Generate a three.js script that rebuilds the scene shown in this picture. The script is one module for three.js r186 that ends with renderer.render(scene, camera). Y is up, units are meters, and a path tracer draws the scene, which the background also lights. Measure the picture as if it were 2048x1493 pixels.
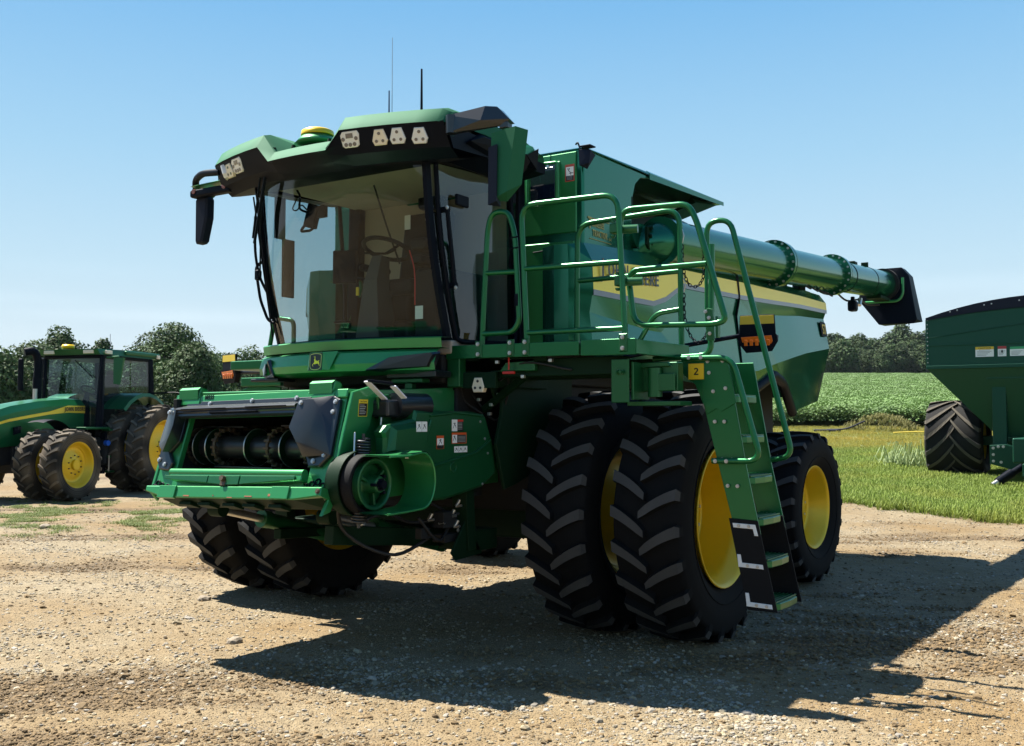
import * as THREE from 'three';
import { mergeGeometries, mergeVertices, toCreasedNormals } from 'three/addons/utils/BufferGeometryUtils.js';
import { RoundedBoxGeometry } from 'three/addons/geometries/RoundedBoxGeometry.js';
import { ConvexGeometry } from 'three/addons/geometries/ConvexGeometry.js';
import { FontLoader } from 'three/addons/loaders/FontLoader.js';
import { ImprovedNoise } from 'three/addons/math/ImprovedNoise.js';

// ---------------------------------------------------------------- camera, sky, sun, exposure
const scene = new THREE.Scene();
const camera = new THREE.PerspectiveCamera(39.38, 1024 / 746, 0.1, 3000);
const YAW = THREE.MathUtils.degToRad(33.43), PITCH = THREE.MathUtils.degToRad(2.67);
camera.position.set(5.64, 1.69, 7.62);
camera.lookAt(5.64 - Math.sin(YAW) * Math.cos(PITCH), 1.69 + Math.sin(PITCH), 7.62 - Math.cos(YAW) * Math.cos(PITCH));
const EXPOSURE = 3.0;
const SUN = new THREE.Vector3(-0.6, 1, 0.02).normalize();
{
  const W = 1024, H = 512, px = new Float32Array(W * H * 4), n = new ImprovedNoise();
  const stops = [[-90, .28, .25, .19], [-1.5, .42, .46, .46], [0, .80, .89, .94], [3, .74, .865, .935], [8, .56, .78, .925], [14, .39, .67, .905], [22, .215, .515, .86], [45, .075, .22, .54], [90, .035, .13, .38]];
  for (let y = 0; y < H; y++) for (let x = 0; x < W; x++) {
    const el = ((y + .5) / H - .5) * Math.PI, az = ((x + .5) / W - .5) * 2 * Math.PI, d = el * 180 / Math.PI;
    let i = 1; while (i < stops.length - 1 && stops[i][0] < d) i++;
    const a = stops[i - 1], b = stops[i], t = THREE.MathUtils.clamp((d - a[0]) / (b[0] - a[0]), 0, 1);
    const cx = Math.cos(el) * Math.cos(az), cy = Math.sin(el), cz = Math.cos(el) * Math.sin(az);
    const c = Math.max(0, cx * SUN.x + cy * SUN.y + cz * SUN.z), glow = .10 * Math.pow(c, 6) + .35 * Math.pow(c, 60);
    const streak = d > 1.5 && d < 9 ? Math.max(0, n.noise(az * 3 + 4, d * 1.7, 2.3) - .12) * .16 * Math.sin((d - 1.5) / 7.5 * Math.PI) : 0;
    const o = (y * W + x) * 4;
    for (let k = 0; k < 3; k++) px[o + k] = (a[k + 1] + (b[k + 1] - a[k + 1]) * t + (d > 0 ? glow : 0) + streak) / EXPOSURE;
    px[o + 3] = 1;
  }
  const sky = new THREE.DataTexture(px, W, H, THREE.RGBAFormat, THREE.FloatType);
  sky.mapping = THREE.EquirectangularReflectionMapping; sky.magFilter = sky.minFilter = THREE.LinearFilter; sky.needsUpdate = true;
  scene.background = sky; scene.environment = sky;
}
const sun = new THREE.DirectionalLight(new THREE.Color(1, .95, .86), 5);
sun.position.copy(SUN).multiplyScalar(80); sun.castShadow = true;
sun.shadow.mapSize.set(4096, 4096);
Object.assign(sun.shadow.camera, { left: -40, right: 40, top: 40, bottom: -40, near: 1, far: 300 });
scene.add(sun, sun.target);
scene.fog = new THREE.FogExp2(new THREE.Color(.66, .78, .90), 0.00006);
const renderer = new THREE.WebGLRenderer({ antialias: true });
renderer.setSize(1024, 746);
renderer.toneMapping = THREE.LinearToneMapping;
renderer.toneMappingExposure = EXPOSURE;
renderer.shadowMap.enabled = true;

// ---------------------------------------------------------------- helpers
let seed = 7;
const rnd = (a = 1, b) => { seed = (seed * 1664525 + 1013904223) >>> 0; const r = seed / 4294967296; return b === undefined ? r * a : a + r * (b - a); };
const reseed = (s) => { seed = s >>> 0; };
const V = (x, y, z) => new THREE.Vector3(x, y, z);
const vec = (p) => p.isVector3 ? p : new THREE.Vector3(...p);
const noise = new ImprovedNoise();
const N3 = (x, y, z = 0) => noise.noise(x, y, z);
// D metres ahead of the camera, L metres to its right, on the ground
const DH = V(-Math.sin(YAW), 0, -Math.cos(YAW)), RH = V(Math.cos(YAW), 0, -Math.sin(YAW));
const at = (D, L, y = 0) => V(5.64 + DH.x * D + RH.x * L, y, 7.62 + DH.z * D + RH.z * L);
const toDL = (x, z) => { const a = x - 5.64, b = z - 7.62; return [a * DH.x + b * DH.z, a * RH.x + b * RH.z]; };

function norm(g) {
  let o = g.index ? g.toNonIndexed() : g.clone();
  for (const k of Object.keys(o.attributes)) if (!['position', 'normal', 'uv', 'color'].includes(k)) o.deleteAttribute(k);
  if (!o.attributes.normal) o.computeVertexNormals();
  if (!o.attributes.uv) o.setAttribute('uv', new THREE.BufferAttribute(new Float32Array(o.attributes.position.count * 2), 2));
  o.clearGroups(); o.morphAttributes = {};
  return o;
}
function merge(list) {
  const l = list.flat(9).filter(Boolean).map(norm), col = l.some((g) => g.attributes.color);
  if (col) for (const g of l) if (!g.attributes.color) g.setAttribute('color', new THREE.BufferAttribute(new Float32Array(g.attributes.position.count * 3).fill(1), 3));
  return l.length === 1 ? l[0] : mergeGeometries(l);
}
const used = new Map();
function numbered(n) { const k = used.get(n) ?? 0; used.set(n, k + 1); return k ? n + '_' + String(k).padStart(3, '0') : n; }
function shade(o) { o.castShadow = o.receiveShadow = true; return o; }
const EACH = new Set('frame_panel frame_post lower_frame_beam hydraulic_hose hose_fitting valve_block side_window bolt wheel_nut led sill_panel chipped_paint locating_ring drum_disc disc_edge feeder_chain conveyor_slat deflector_slot shield_bolt shield_rib coupler_handle linkage_rod pedal wiper hanging_cable seat_belt_tag sun_shade mirror_loop_bar cab_rear_wall cab_mount roof_bolt tank_front_panel panel_gap deck_bracket tube_band auger_wiring auger_bracket platform_support platform_edge loose_wiring wiring_clip railing_foot railing_bolt rail_clip gate_clamp flap_bracket handrail_bolt chain_clip window_clip far_platform front_fender cab_frame door_sticker roof_light step_side step_rail tongue_bolt wall_rib windshield_seal armrest chain_link tread_rib'.split(' '));
function P(parent, name, geos, mat, label) {        // a part: ONE named mesh under its thing; for the kinds above one mesh per item of the list
  if (EACH.has(name) && Array.isArray(geos)) { const l = geos.length === 1 && Array.isArray(geos[0]) ? geos[0] : geos; if (l.length > 1) return l.map((g) => P1(parent, name, Array.isArray(g) ? g : [g], mat, label))[0]; }
  return P1(parent, name, geos, mat, label);
}
function P1(parent, name, geos, mat, label) {
  const m = shade(new THREE.Mesh(Array.isArray(geos) ? merge(geos) : geos, mat));
  m.name = name; parent.add(m);
  if (label) m.userData.label = label;
  return m;
}
function thing(name, label, category, group) {
  const o = new THREE.Group(); o.name = numbered(name); scene.add(o);
  o.userData = { label, category }; if (group) o.userData.group = group;
  return o;
}
function tag(o, label, category, group, kind) {
  o.name = numbered(o.name); if (!o.parent) scene.add(o);
  if (label) o.userData.label = label; if (category) o.userData.category = category;
  if (group) o.userData.group = group; if (kind) o.userData.kind = kind;
  return o;
}
function flip(g) { const o = norm(g); for (const a of Object.values(o.attributes)) { const s = a.itemSize, r = a.array; for (let i = 0; i + 2 < a.count; i += 3) for (let c = 0; c < s; c++) { const t = r[(i + 1) * s + c]; r[(i + 1) * s + c] = r[(i + 2) * s + c]; r[(i + 2) * s + c] = t; } } return o; }
const M4 = () => new THREE.Matrix4();
function box(cx, cy, cz, sx, sy, sz, r = .006) {
  r = Math.min(r, sx * .45, sy * .45, sz * .45);
  const g = r > .0008 ? new RoundedBoxGeometry(sx, sy, sz, 1, r) : new THREE.BoxGeometry(sx, sy, sz);
  return g.translate(cx, cy, cz);
}
const bx2 = (x0, x1, y0, y1, z0, z1, r) => box((x0 + x1) / 2, (y0 + y1) / 2, (z0 + z1) / 2, Math.abs(x1 - x0), Math.abs(y1 - y0), Math.abs(z1 - z0), r);
function basis(o, e1, e2, e3) { return M4().makeBasis(e1, e2, e3).setPosition(o); }
// a box w (across) by h (up) laid from a to b
function beam(a, b, w, h = w, r = .004, up = V(0, 1, 0)) {
  a = vec(a); b = vec(b); const d = b.clone().sub(a), L = d.length(); d.normalize();
  let s = up.clone().cross(d); if (s.lengthSq() < 1e-5) s = V(1, 0, 0).cross(d); s.normalize();
  const u = d.clone().cross(s);
  return box(0, 0, 0, w, h, L, r).applyMatrix4(basis(a.clone().add(b).multiplyScalar(.5), s, u, d));
}
function cyl(a, b, r, r2 = r, seg = 12, open = false) {
  a = vec(a); b = vec(b); const d = b.clone().sub(a), L = d.length();
  const g = new THREE.CylinderGeometry(r2, r, L, seg, 1, open);
  return g.applyQuaternion(new THREE.Quaternion().setFromUnitVectors(V(0, 1, 0), d.normalize())).translate((a.x + b.x) / 2, (a.y + b.y) / 2, (a.z + b.z) / 2);
}
function rounded(pts, rad, closed = false, n = 5) {
  const p = pts.map(vec), o = [], m = p.length;
  for (let i = 0; i < m; i++) {
    if (!closed && (i === 0 || i === m - 1)) { o.push(p[i].clone()); continue; }
    const a = p[(i + m - 1) % m], b = p[i], c = p[(i + 1) % m];
    const d = Math.min(rad, a.distanceTo(b) * .49, b.distanceTo(c) * .49);
    const s = b.clone().lerp(a, d / a.distanceTo(b)), e = b.clone().lerp(c, d / b.distanceTo(c));
    for (let k = 0; k <= n; k++) { const t = k / n; o.push(s.clone().multiplyScalar((1 - t) * (1 - t)).addScaledVector(b, 2 * t * (1 - t)).addScaledVector(e, t * t)); }
  }
  return o;
}
function sweep(path, r, seg = 8, closed = false) {       // a round tube along a polyline
  const p = path, m = p.length, pos = [], nor = [], idx = [], uv = [];
  let nrm = null; const rr = typeof r === 'function' ? r : () => r;
  for (let i = 0; i < m; i++) {
    const a = p[closed ? (i + m - 1) % m : Math.max(0, i - 1)], b = p[closed ? (i + 1) % m : Math.min(m - 1, i + 1)];
    const t = b.clone().sub(a).normalize();
    if (!nrm) nrm = Math.abs(t.y) < .9 ? V(0, 1, 0).cross(t).normalize() : V(1, 0, 0).cross(t).normalize();
    nrm.addScaledVector(t, -nrm.dot(t)).normalize();
    const bi = t.clone().cross(nrm);
    for (let k = 0; k <= seg; k++) { const f = k / seg * Math.PI * 2, q = nrm.clone().multiplyScalar(Math.cos(f)).addScaledVector(bi, Math.sin(f)); nor.push(q.x, q.y, q.z); q.multiplyScalar(rr(i / (m - 1))).add(p[i]); pos.push(q.x, q.y, q.z); uv.push(k / seg, i / m); }
  }
  const rows = closed ? m : m - 1;
  for (let i = 0; i < rows; i++) for (let k = 0; k < seg; k++) { const a = i * (seg + 1) + k, b = ((i + 1) % m) * (seg + 1) + k; idx.push(a, a + 1, b, b, a + 1, b + 1); }
  const g = new THREE.BufferGeometry();
  g.setAttribute('position', new THREE.Float32BufferAttribute(pos, 3)); g.setAttribute('normal', new THREE.Float32BufferAttribute(nor, 3)); g.setAttribute('uv', new THREE.Float32BufferAttribute(uv, 2)); g.setIndex(idx);
  if (!closed) { const caps = [[0, -1], [m - 1, 1]].map(([i, s]) => { const q = p[i], w = p[i === 0 ? 1 : m - 2], t = q.clone().sub(w).normalize(); return new THREE.CircleGeometry(rr(i / (m - 1)), seg).applyQuaternion(new THREE.Quaternion().setFromUnitVectors(V(0, 0, 1), t)).translate(q.x, q.y, q.z); }); return merge([g, ...caps]); }
  return norm(g);
}
const tube = (pts, r, rad = .08, seg = 8, closed = false) => sweep(rounded(pts, rad, closed), r, seg, closed);
function arc(pts, n = 16) { return new THREE.CatmullRomCurve3(pts.map(vec), false, 'centripetal').getPoints(n); }
function extrude(pts, depth, bevel, holes, inFrame) {
  const s = new THREE.Shape(pts.map(([a, b]) => new THREE.Vector2(a, b)));
  for (const h of holes ?? []) s.holes.push(new THREE.Path(h.map(([a, b]) => new THREE.Vector2(a, b))));
  const bv = Math.min(bevel, depth * .45);
  const g = new THREE.ExtrudeGeometry(s, { depth: depth - 2 * bv, bevelEnabled: bv > 0, bevelThickness: bv, bevelSize: bv, bevelOffset: -bv, bevelSegments: 1, curveSegments: 8 }).translate(0, 0, bv - depth);
  return g.applyMatrix4(inFrame);
}
// a polygon plate; its outer face lies at `value` on the axis and it goes `depth` back (towards minus the axis)
function plate(axis, value, pts, depth, bevel = .005, holes) {
  const X = V(1, 0, 0), Y = V(0, 1, 0), Z = V(0, 0, 1);
  if (axis === 'x') return extrude(pts, depth, bevel, holes, basis(V(value, 0, 0), Y, Z, X));
  if (axis === 'z') return extrude(pts, depth, bevel, holes, basis(V(0, 0, value), X, Y, Z));
  return flip(extrude(pts, depth, bevel, holes, basis(V(0, value, 0), X, Z, Y)));
}
const softHull = (pts, a = .95) => norm(toCreasedNormals(norm(new ConvexGeometry(pts.map(vec))), a));
const hull = (pts) => { const g = new ConvexGeometry(pts.map(vec)); return norm(g); };
// quads between rows of points, with creased normals
function grid(rows, crease = .5, closed = false) {
  const pos = [], uv = [], m = rows[0].length;
  const q = (a, b, c, d, u0, u1, v0, v1) => { for (const [p, u, v] of [[a, u0, v0], [b, u1, v0], [c, u1, v1], [a, u0, v0], [c, u1, v1], [d, u0, v1]]) { pos.push(p.x, p.y, p.z); uv.push(u, v); } };
  const R = rows.map((r) => r.map(vec));
  for (let i = 0; i < R.length - 1; i++) for (let k = 0; k < (closed ? m : m - 1); k++) { const l = (k + 1) % m; q(R[i][k], R[i][l], R[i + 1][l], R[i + 1][k], k / (m - 1), (k + 1) / (m - 1), i / (R.length - 1), (i + 1) / (R.length - 1)); }
  const g = new THREE.BufferGeometry();
  g.setAttribute('position', new THREE.Float32BufferAttribute(pos, 3)); g.setAttribute('uv', new THREE.Float32BufferAttribute(uv, 2));
  g.computeVertexNormals();
  return crease > 0 ? norm(toCreasedNormals(g, crease)) : norm(g);
}
const lathe = (prof, seg = 32) => new THREE.LatheGeometry(prof.map(([r, h]) => new THREE.Vector2(r, h)), seg);
const latheX = (prof, seg) => flip(lathe(prof, seg).applyMatrix4(basis(V(0, 0, 0), V(0, 1, 0), V(1, 0, 0), V(0, 0, 1))));   // profile [radius, x]
const place = (g, x, y, z, ry = 0, rx = 0, rz = 0) => g.clone().applyMatrix4(M4().compose(V(x, y, z), new THREE.Quaternion().setFromEuler(new THREE.Euler(rx, ry, rz)), V(1, 1, 1)));
function bolt(p, dir, r = .013, h = .012) { p = vec(p); r *= .72; h *= .75; const d = vec(dir).clone().normalize(), q = p.clone().addScaledVector(d, h); return [cyl(p, q, r * 1.4, r * 1.4, 12), cyl(q.clone().addScaledVector(d, -.002), q.clone().addScaledVector(d, h * .8), r, r * .9, 6)]; }
// a flat print: corner points bottom-left, bottom-right, top-left
function decal(parent, name, bl, br, tl, w, h, draw, rough = .45) {
  const c = document.createElement('canvas'); c.width = w; c.height = h; draw(c.getContext('2d'), w, h);
  const t = new THREE.CanvasTexture(c); t.colorSpace = THREE.SRGBColorSpace; t.anisotropy = 8;
  const a = vec(bl), b = vec(br), d = vec(tl), e = b.clone().add(d).sub(a), nn = b.clone().sub(a).cross(d.clone().sub(a)).normalize().multiplyScalar(-.0016);
  const g = new THREE.BufferGeometry();
  const F = [a, b, e, d], B = F.map((p) => p.clone().add(nn)), pos = [], uv = [], UV = [[0, 0], [1, 0], [1, 1], [0, 1]];
  const tri = (P3, U3) => P3.forEach((p, i) => { pos.push(p.x, p.y, p.z); uv.push(...U3[i]); });
  tri([F[0], F[1], F[2]], [UV[0], UV[1], UV[2]]); tri([F[0], F[2], F[3]], [UV[0], UV[2], UV[3]]);
  for (let i = 0; i < 4; i++) { const j = (i + 1) % 4; tri([F[j], F[i], B[i]], [UV[j], UV[i], UV[i]]); tri([F[j], B[i], B[j]], [UV[j], UV[i], UV[j]]); }
  g.setAttribute('position', new THREE.Float32BufferAttribute(pos, 3)); g.setAttribute('uv', new THREE.Float32BufferAttribute(uv, 2)); g.computeVertexNormals();
  return P(parent, name, g, new THREE.MeshStandardMaterial({ map: t, roughness: rough }));
}
const font = new FontLoader(), BOLD = await font.loadAsync('fonts/droid/droid_sans_bold.typeface.json');
// flat lettering in the frame o, e1, e2 (3 mm proud, 2 mm thick)
function letters(text, size, o, e1, e2, sx = 1) {
  const g = new THREE.ExtrudeGeometry(BOLD.generateShapes(text, size), { depth: .002, bevelEnabled: false, curveSegments: 4 });
  g.scale(sx, 1, 1); g.computeBoundingBox(); g.userData.w = g.boundingBox.max.x;
  const w = g.boundingBox.max.x;
  const r = norm(g.applyMatrix4(basis(vec(o), vec(e1), vec(e2), vec(e1).clone().cross(vec(e2)).normalize()))); r.userData = { w };
  return r;
}
// ---------------------------------------------------------------- materials
const C3 = (r, g, b) => new THREE.Color().setRGB(r, g, b);
function canvasTex(w, h, draw, srgb) { const c = document.createElement('canvas'); c.width = w; c.height = h; draw(c.getContext('2d'), w, h); const t = new THREE.CanvasTexture(c); t.wrapS = t.wrapT = THREE.RepeatWrapping; if (srgb) t.colorSpace = THREE.SRGBColorSpace; return t; }
const Std = (c, roughness, extra) => new THREE.MeshStandardMaterial({ color: C3(...c), roughness, ...extra });
const Phy = (c, roughness, extra) => new THREE.MeshPhysicalMaterial({ color: C3(...c), roughness, ...extra });
const GREEN = [.018, .175, .042], YEL = [.72, .47, .005];
const dustTex = canvasTex(256, 256, (x, w, h) => { const im = x.createImageData(w, h); for (let i = 0; i < w * h; i++) { const u = i % w / w, v = Math.floor(i / w) / h; const n = 120 + 60 * N3(u * 6, v * 6, 3) + 40 * N3(u * 25, v * 25, 8) + rnd(-18, 18); im.data[i * 4] = im.data[i * 4 + 1] = im.data[i * 4 + 2] = n; im.data[i * 4 + 3] = 255; } x.putImageData(im, 0, 0); });
const paintTex = canvasTex(256, 256, (x, w, h) => { const im = x.createImageData(w, h); for (let i = 0; i < w * h; i++) { const u = i % w / w * 6.283, v = Math.floor(i / w) / h * 6.283, n = N3(3 * Math.cos(u) + 7, 3 * Math.sin(u), 3 * Math.cos(v) + 1.5 * Math.sin(v)); im.data[i * 4] = im.data[i * 4 + 1] = im.data[i * 4 + 2] = 225 + 18 * n + rnd(-12, 12); im.data[i * 4 + 3] = 255; } x.putImageData(im, 0, 0); });
const M = {
  green: Phy([.022, .225, .062], .42, { metalness: .35, clearcoat: .4, clearcoatRoughness: .12, roughnessMap: paintTex }),  // machine green lightened in colour so the feeder house looks sunlit
  greenPaint: Phy([.007, .130, .040], .36, { metalness: .5, clearcoat: .2, clearcoatRoughness: .15, roughnessMap: paintTex }),
  greenRoof: Phy([.016, .115, .055], .72, { metalness: .1, specularIntensity: .35 }),
  greenFlat: Phy([.008, .10, .03], .42, { metalness: .4, clearcoat: .12, clearcoatRoughness: .25, roughnessMap: paintTex }),
  greenShield: Phy([.011, .145, .076], .18, { metalness: .66, clearcoat: .14, clearcoatRoughness: .04 }),
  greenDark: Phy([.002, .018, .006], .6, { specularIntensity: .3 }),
  yellow: Phy(YEL, .42, { metalness: .3, clearcoat: .2, clearcoatRoughness: .2 }),
  stripe: Phy([.85, .62, .06], .3, { metalness: .4 }),
  stripeGrey: Phy([.10, .11, .13], .4, { clearcoat: .8, clearcoatRoughness: .1 }),
  black: Phy([.0015, .0035, .009], .5, { specularIntensity: .2 }), blackGloss: Phy([.006, .008, .012], .35, { clearcoat: .4, clearcoatRoughness: .12 }),
  blackSteel: Phy([.018, .021, .027], .38, { metalness: .25, clearcoat: .5, clearcoatRoughness: .22 }),
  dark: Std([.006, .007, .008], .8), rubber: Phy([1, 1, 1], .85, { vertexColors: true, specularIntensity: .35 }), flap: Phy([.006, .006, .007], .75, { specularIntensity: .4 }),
  steel: Std([.55, .55, .54], .32, { metalness: .9 }), bolt: Std([.50, .50, .49], .4, { metalness: .8 }), drum: Std([.06, .063, .068], .42, { metalness: .8 }),
  rawSteel: Std([.10, .07, .045], .5, { metalness: .5 }), lampWhite: Phy([.70, .70, .66], .25, { clearcoat: .8, clearcoatRoughness: .05 }), lampWarm: Phy([.74, .66, .50], .3, { clearcoat: .8, clearcoatRoughness: .05 }),
  led: Phy([.12, .125, .14], .15, { metalness: .6, clearcoat: 1 }), amber: Phy([.75, .16, .008], .22, { clearcoat: 1, clearcoatRoughness: .05 }),
  glass: Phy([.70, .78, .74], .01, { transmission: 1, thickness: 0, ior: 1.38 }), glassTint: Phy([.46, .56, .60], .01, { transmission: 1, thickness: 0, ior: 1.6 }),
  white: Std([.74, .74, .72], .5), seat: Phy([.007, .009, .012], .7, { specularIntensity: .5 }), trim: Std([.36, .31, .245], .8), colGrey: Std([.07, .068, .062], .7), red: Std([.5, .02, .015], .5), cable: Std([.01, .01, .011], .6), navy: Phy([.006, .010, .024], .7, { specularIntensity: .5 }),
};
// ---------------------------------------------------------------- the ground: one sheet to the horizon
const smooth = (x, a, b) => { const t = Math.min(1, Math.max(0, (x - a) / (b - a))); return t * t * (3 - 2 * t); };
const edgeD = (L) => 20.3 + THREE.MathUtils.clamp((6.7 - L) * 1.47, -6, 15) + .7 * N3(L * .8, 3.1) + .45 * N3(L * 2.7, 9.1);
function rise(D, L) { return .050 * Math.max(0, D - 17.8) * smooth(L, -3, 3.5) * (1 + .08 * smooth(D, 60, 250)) + .035 * Math.max(0, D - 75) * (1 - smooth(L, -20, 3.5)); }
function bumps(x, z, D) {
  const f = D < 45 ? 1 : 45 / D; let h = .030 * N3(x * .55, z * .55, 1) + .016 * N3(x * 1.7, z * 1.7, 5) * f;
  if (D < 24) h += .010 * N3(x * 5.1, z * 5.1, 2) + .011 * N3(x * 8.5, z * 8.5, 7) * (.6 + N3(x * .8, z * .8, 19)) + .006 * N3(x * 14, z * 14, 8);
  if (D < 24) { const L = (x - 5.64) * RH.x + (z - 7.62) * RH.z, w = smooth(N3(L * .16 + 8, D * .62, 31) + .55 * N3(L * .9, D * 2.4, 32), .12, .62); h += w * (.016 * N3(x * 7, z * 7, 4) + .014 * N3(x * 15, z * 15, 6) - .012); }
  return h;
}
function groundAt(x, z) { const [D, L] = toDL(x, z); return rise(D, L) + bumps(x, z, D); }
const gravelMix = (x, z) => THREE.MathUtils.clamp(.5 + .9 * N3(x * .45, z * .45, 21) + .35 * N3(x * 1.9, z * 1.9, 22), 0, 1);
const lotGrass = (D, L) => smooth(D, 14.5, 18.5) * (1 - smooth(D, 20, 24)) * smooth(-L, 3.2, 4.6) * smooth(N3(D * 1.1, L * .75, 5) + .5 * N3(D * 3, L * 2.4, 8), .05, .45) * .6;
{
  const Ds = [-70, -40, -20, -10, -5, -2, 0, 1, 2, 2.8]; for (let d = 3.2; d < 24; d *= 1.0063) Ds.push(d); for (let d = 24; d < 60; d *= 1.02) Ds.push(d); for (let d = 60; d < 1500; d *= 1.09) Ds.push(d);
  const half = []; for (let l = 0; l < 9.5; l += .058) half.push(l); for (let l = 9.5; l < 24; l *= 1.02) half.push(l); for (let l = 24; l < 1300; l *= 1.13) half.push(l);
  const Ls = [...half.slice(1).map((l) => -l).reverse(), ...half];
  const n = Ds.length, m = Ls.length, pos = new Float32Array(n * m * 3), col = new Float32Array(n * m * 3), uv = new Float32Array(n * m * 2), idx = [];
  const soil = [.198, .130, .055], pale = [.245, .195, .122], dk = [.085, .054, .026], gr = [.09, .13, .024], straw = [.19, .16, .055], crop = [.04, .06, .018], mow = [.16, .17, .045];
  for (let i = 0; i < n; i++) for (let k = 0; k < m; k++) {
    const D = Ds[i], L = Ls[k], p = at(D, L), o = i * m + k, h = groundAt(p.x, p.z);
    pos[o * 3] = p.x; pos[o * 3 + 1] = h; pos[o * 3 + 2] = p.z; uv[o * 2] = p.x; uv[o * 2 + 1] = p.z;
    const g = gravelMix(p.x, p.z), w = smooth(N3(L * .16 + 8, D * .62, 31) + .55 * N3(L * .9, D * 2.4, 32) + .25 * N3(L * 4, D * 7, 33), .12, .62), fine = D < 24 ? 1 + .22 * N3(p.x * 9, p.z * 9, 41) : 1;
    const e = smooth(D, edgeD(L) - .35, edgeD(L) + .5), lg = lotGrass(D, L), f = smooth(D, 45, 47), mm = smooth(D, 30, 37) * (1 - f) * smooth(N3(p.x * .35, p.z * .35, 3) + .25, 0, .4);
    for (let c = 0; c < 3; c++) {
      let v = (soil[c] + (pale[c] - soil[c]) * g) * fine; v += (dk[c] - v) * w * .72;
      v += ((gr[c] * .75 + soil[c] * .35) - v) * lg;
      let q = gr[c] + (straw[c] - gr[c]) * smooth(N3(p.x * .6, p.z * .6, 51), 0, .6) * .5; q += (mow[c] - q) * mm; q += (crop[c] - q) * f;
      col[o * 3 + c] = v + (q - v) * e;
    }
  }
  for (let i = 0; i < n - 1; i++) for (let k = 0; k < m - 1; k++) { const a = i * m + k; idx.push(a, a + 1, a + m, a + 1, a + m + 1, a + m); }
  const g = new THREE.BufferGeometry(); g.setAttribute('position', new THREE.BufferAttribute(pos, 3)); g.setAttribute('color', new THREE.BufferAttribute(col, 3)); g.setAttribute('uv', new THREE.BufferAttribute(uv, 2)); g.setIndex(idx); g.computeVertexNormals();
  const S = 1024, cd = new Uint8Array(S * S * 4), bd = new Float32Array(S * S).fill(.25);
  reseed(11);
  for (let i = 0; i < 8000; i++) { // little stones, wrapped round the tile
    const r = 1.6 + 7.5 * Math.pow(rnd(), 3.2), cx = rnd(S), cy = rnd(S), hh = .3 + rnd(.5) * Math.min(1, r / 6), sq = .6 + rnd(.4), an = rnd(3.14), ca = Math.cos(an), sa = Math.sin(an);
    for (let y = -Math.ceil(r); y <= r; y++) for (let x = -Math.ceil(r); x <= r; x++) { const u = (x * ca + y * sa), v = (-x * sa + y * ca) / sq, d = (u * u + v * v) / (r * r); if (d < 1) { const o = ((Math.floor(cy + y) + S) % S) * S + (Math.floor(cx + x) + S) % S, q = .25 + hh * Math.sqrt(1 - d); if (q > bd[o]) bd[o] = q; } }
  }
  const bump = new Uint8Array(S * S * 4);
  for (let i = 0; i < S * S; i++) { const u = i % S, v = Math.floor(i / S), b = Math.min(1, bd[i] + .06 * N3(u * .12, v * .12, 2)); const t = 150 + (b - .3) * 100 + rnd(-22, 22) + 26 * N3(u * .03, v * .03, 7); for (let c = 0; c < 3; c++) { cd[i * 4 + c] = Math.max(60, Math.min(255, t + (c === 2 ? -4 : 0))); bump[i * 4 + c] = b * 255; } cd[i * 4 + 3] = bump[i * 4 + 3] = 255; }
  const tex = (d, srgb) => { const t = new THREE.DataTexture(d, S, S, THREE.RGBAFormat); t.wrapS = t.wrapT = THREE.RepeatWrapping; t.magFilter = THREE.LinearFilter; t.minFilter = THREE.LinearMipmapLinearFilter; t.generateMipmaps = true; t.repeat.set(1 / 1.15, 1 / 1.15); t.rotation = .4; if (srgb) t.colorSpace = THREE.NoColorSpace; t.needsUpdate = true; return t; };
  const mat = new THREE.MeshStandardMaterial({ vertexColors: true, roughness: .95, map: tex(cd, true), bumpMap: tex(bump), bumpScale: .024 });
  mat.color.setRGB(1.55, 1.55, 1.55);
  const o = shade(new THREE.Mesh(g, mat)); o.name = 'ground'; tag(o, null, null, null, 'structure');
}
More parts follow.
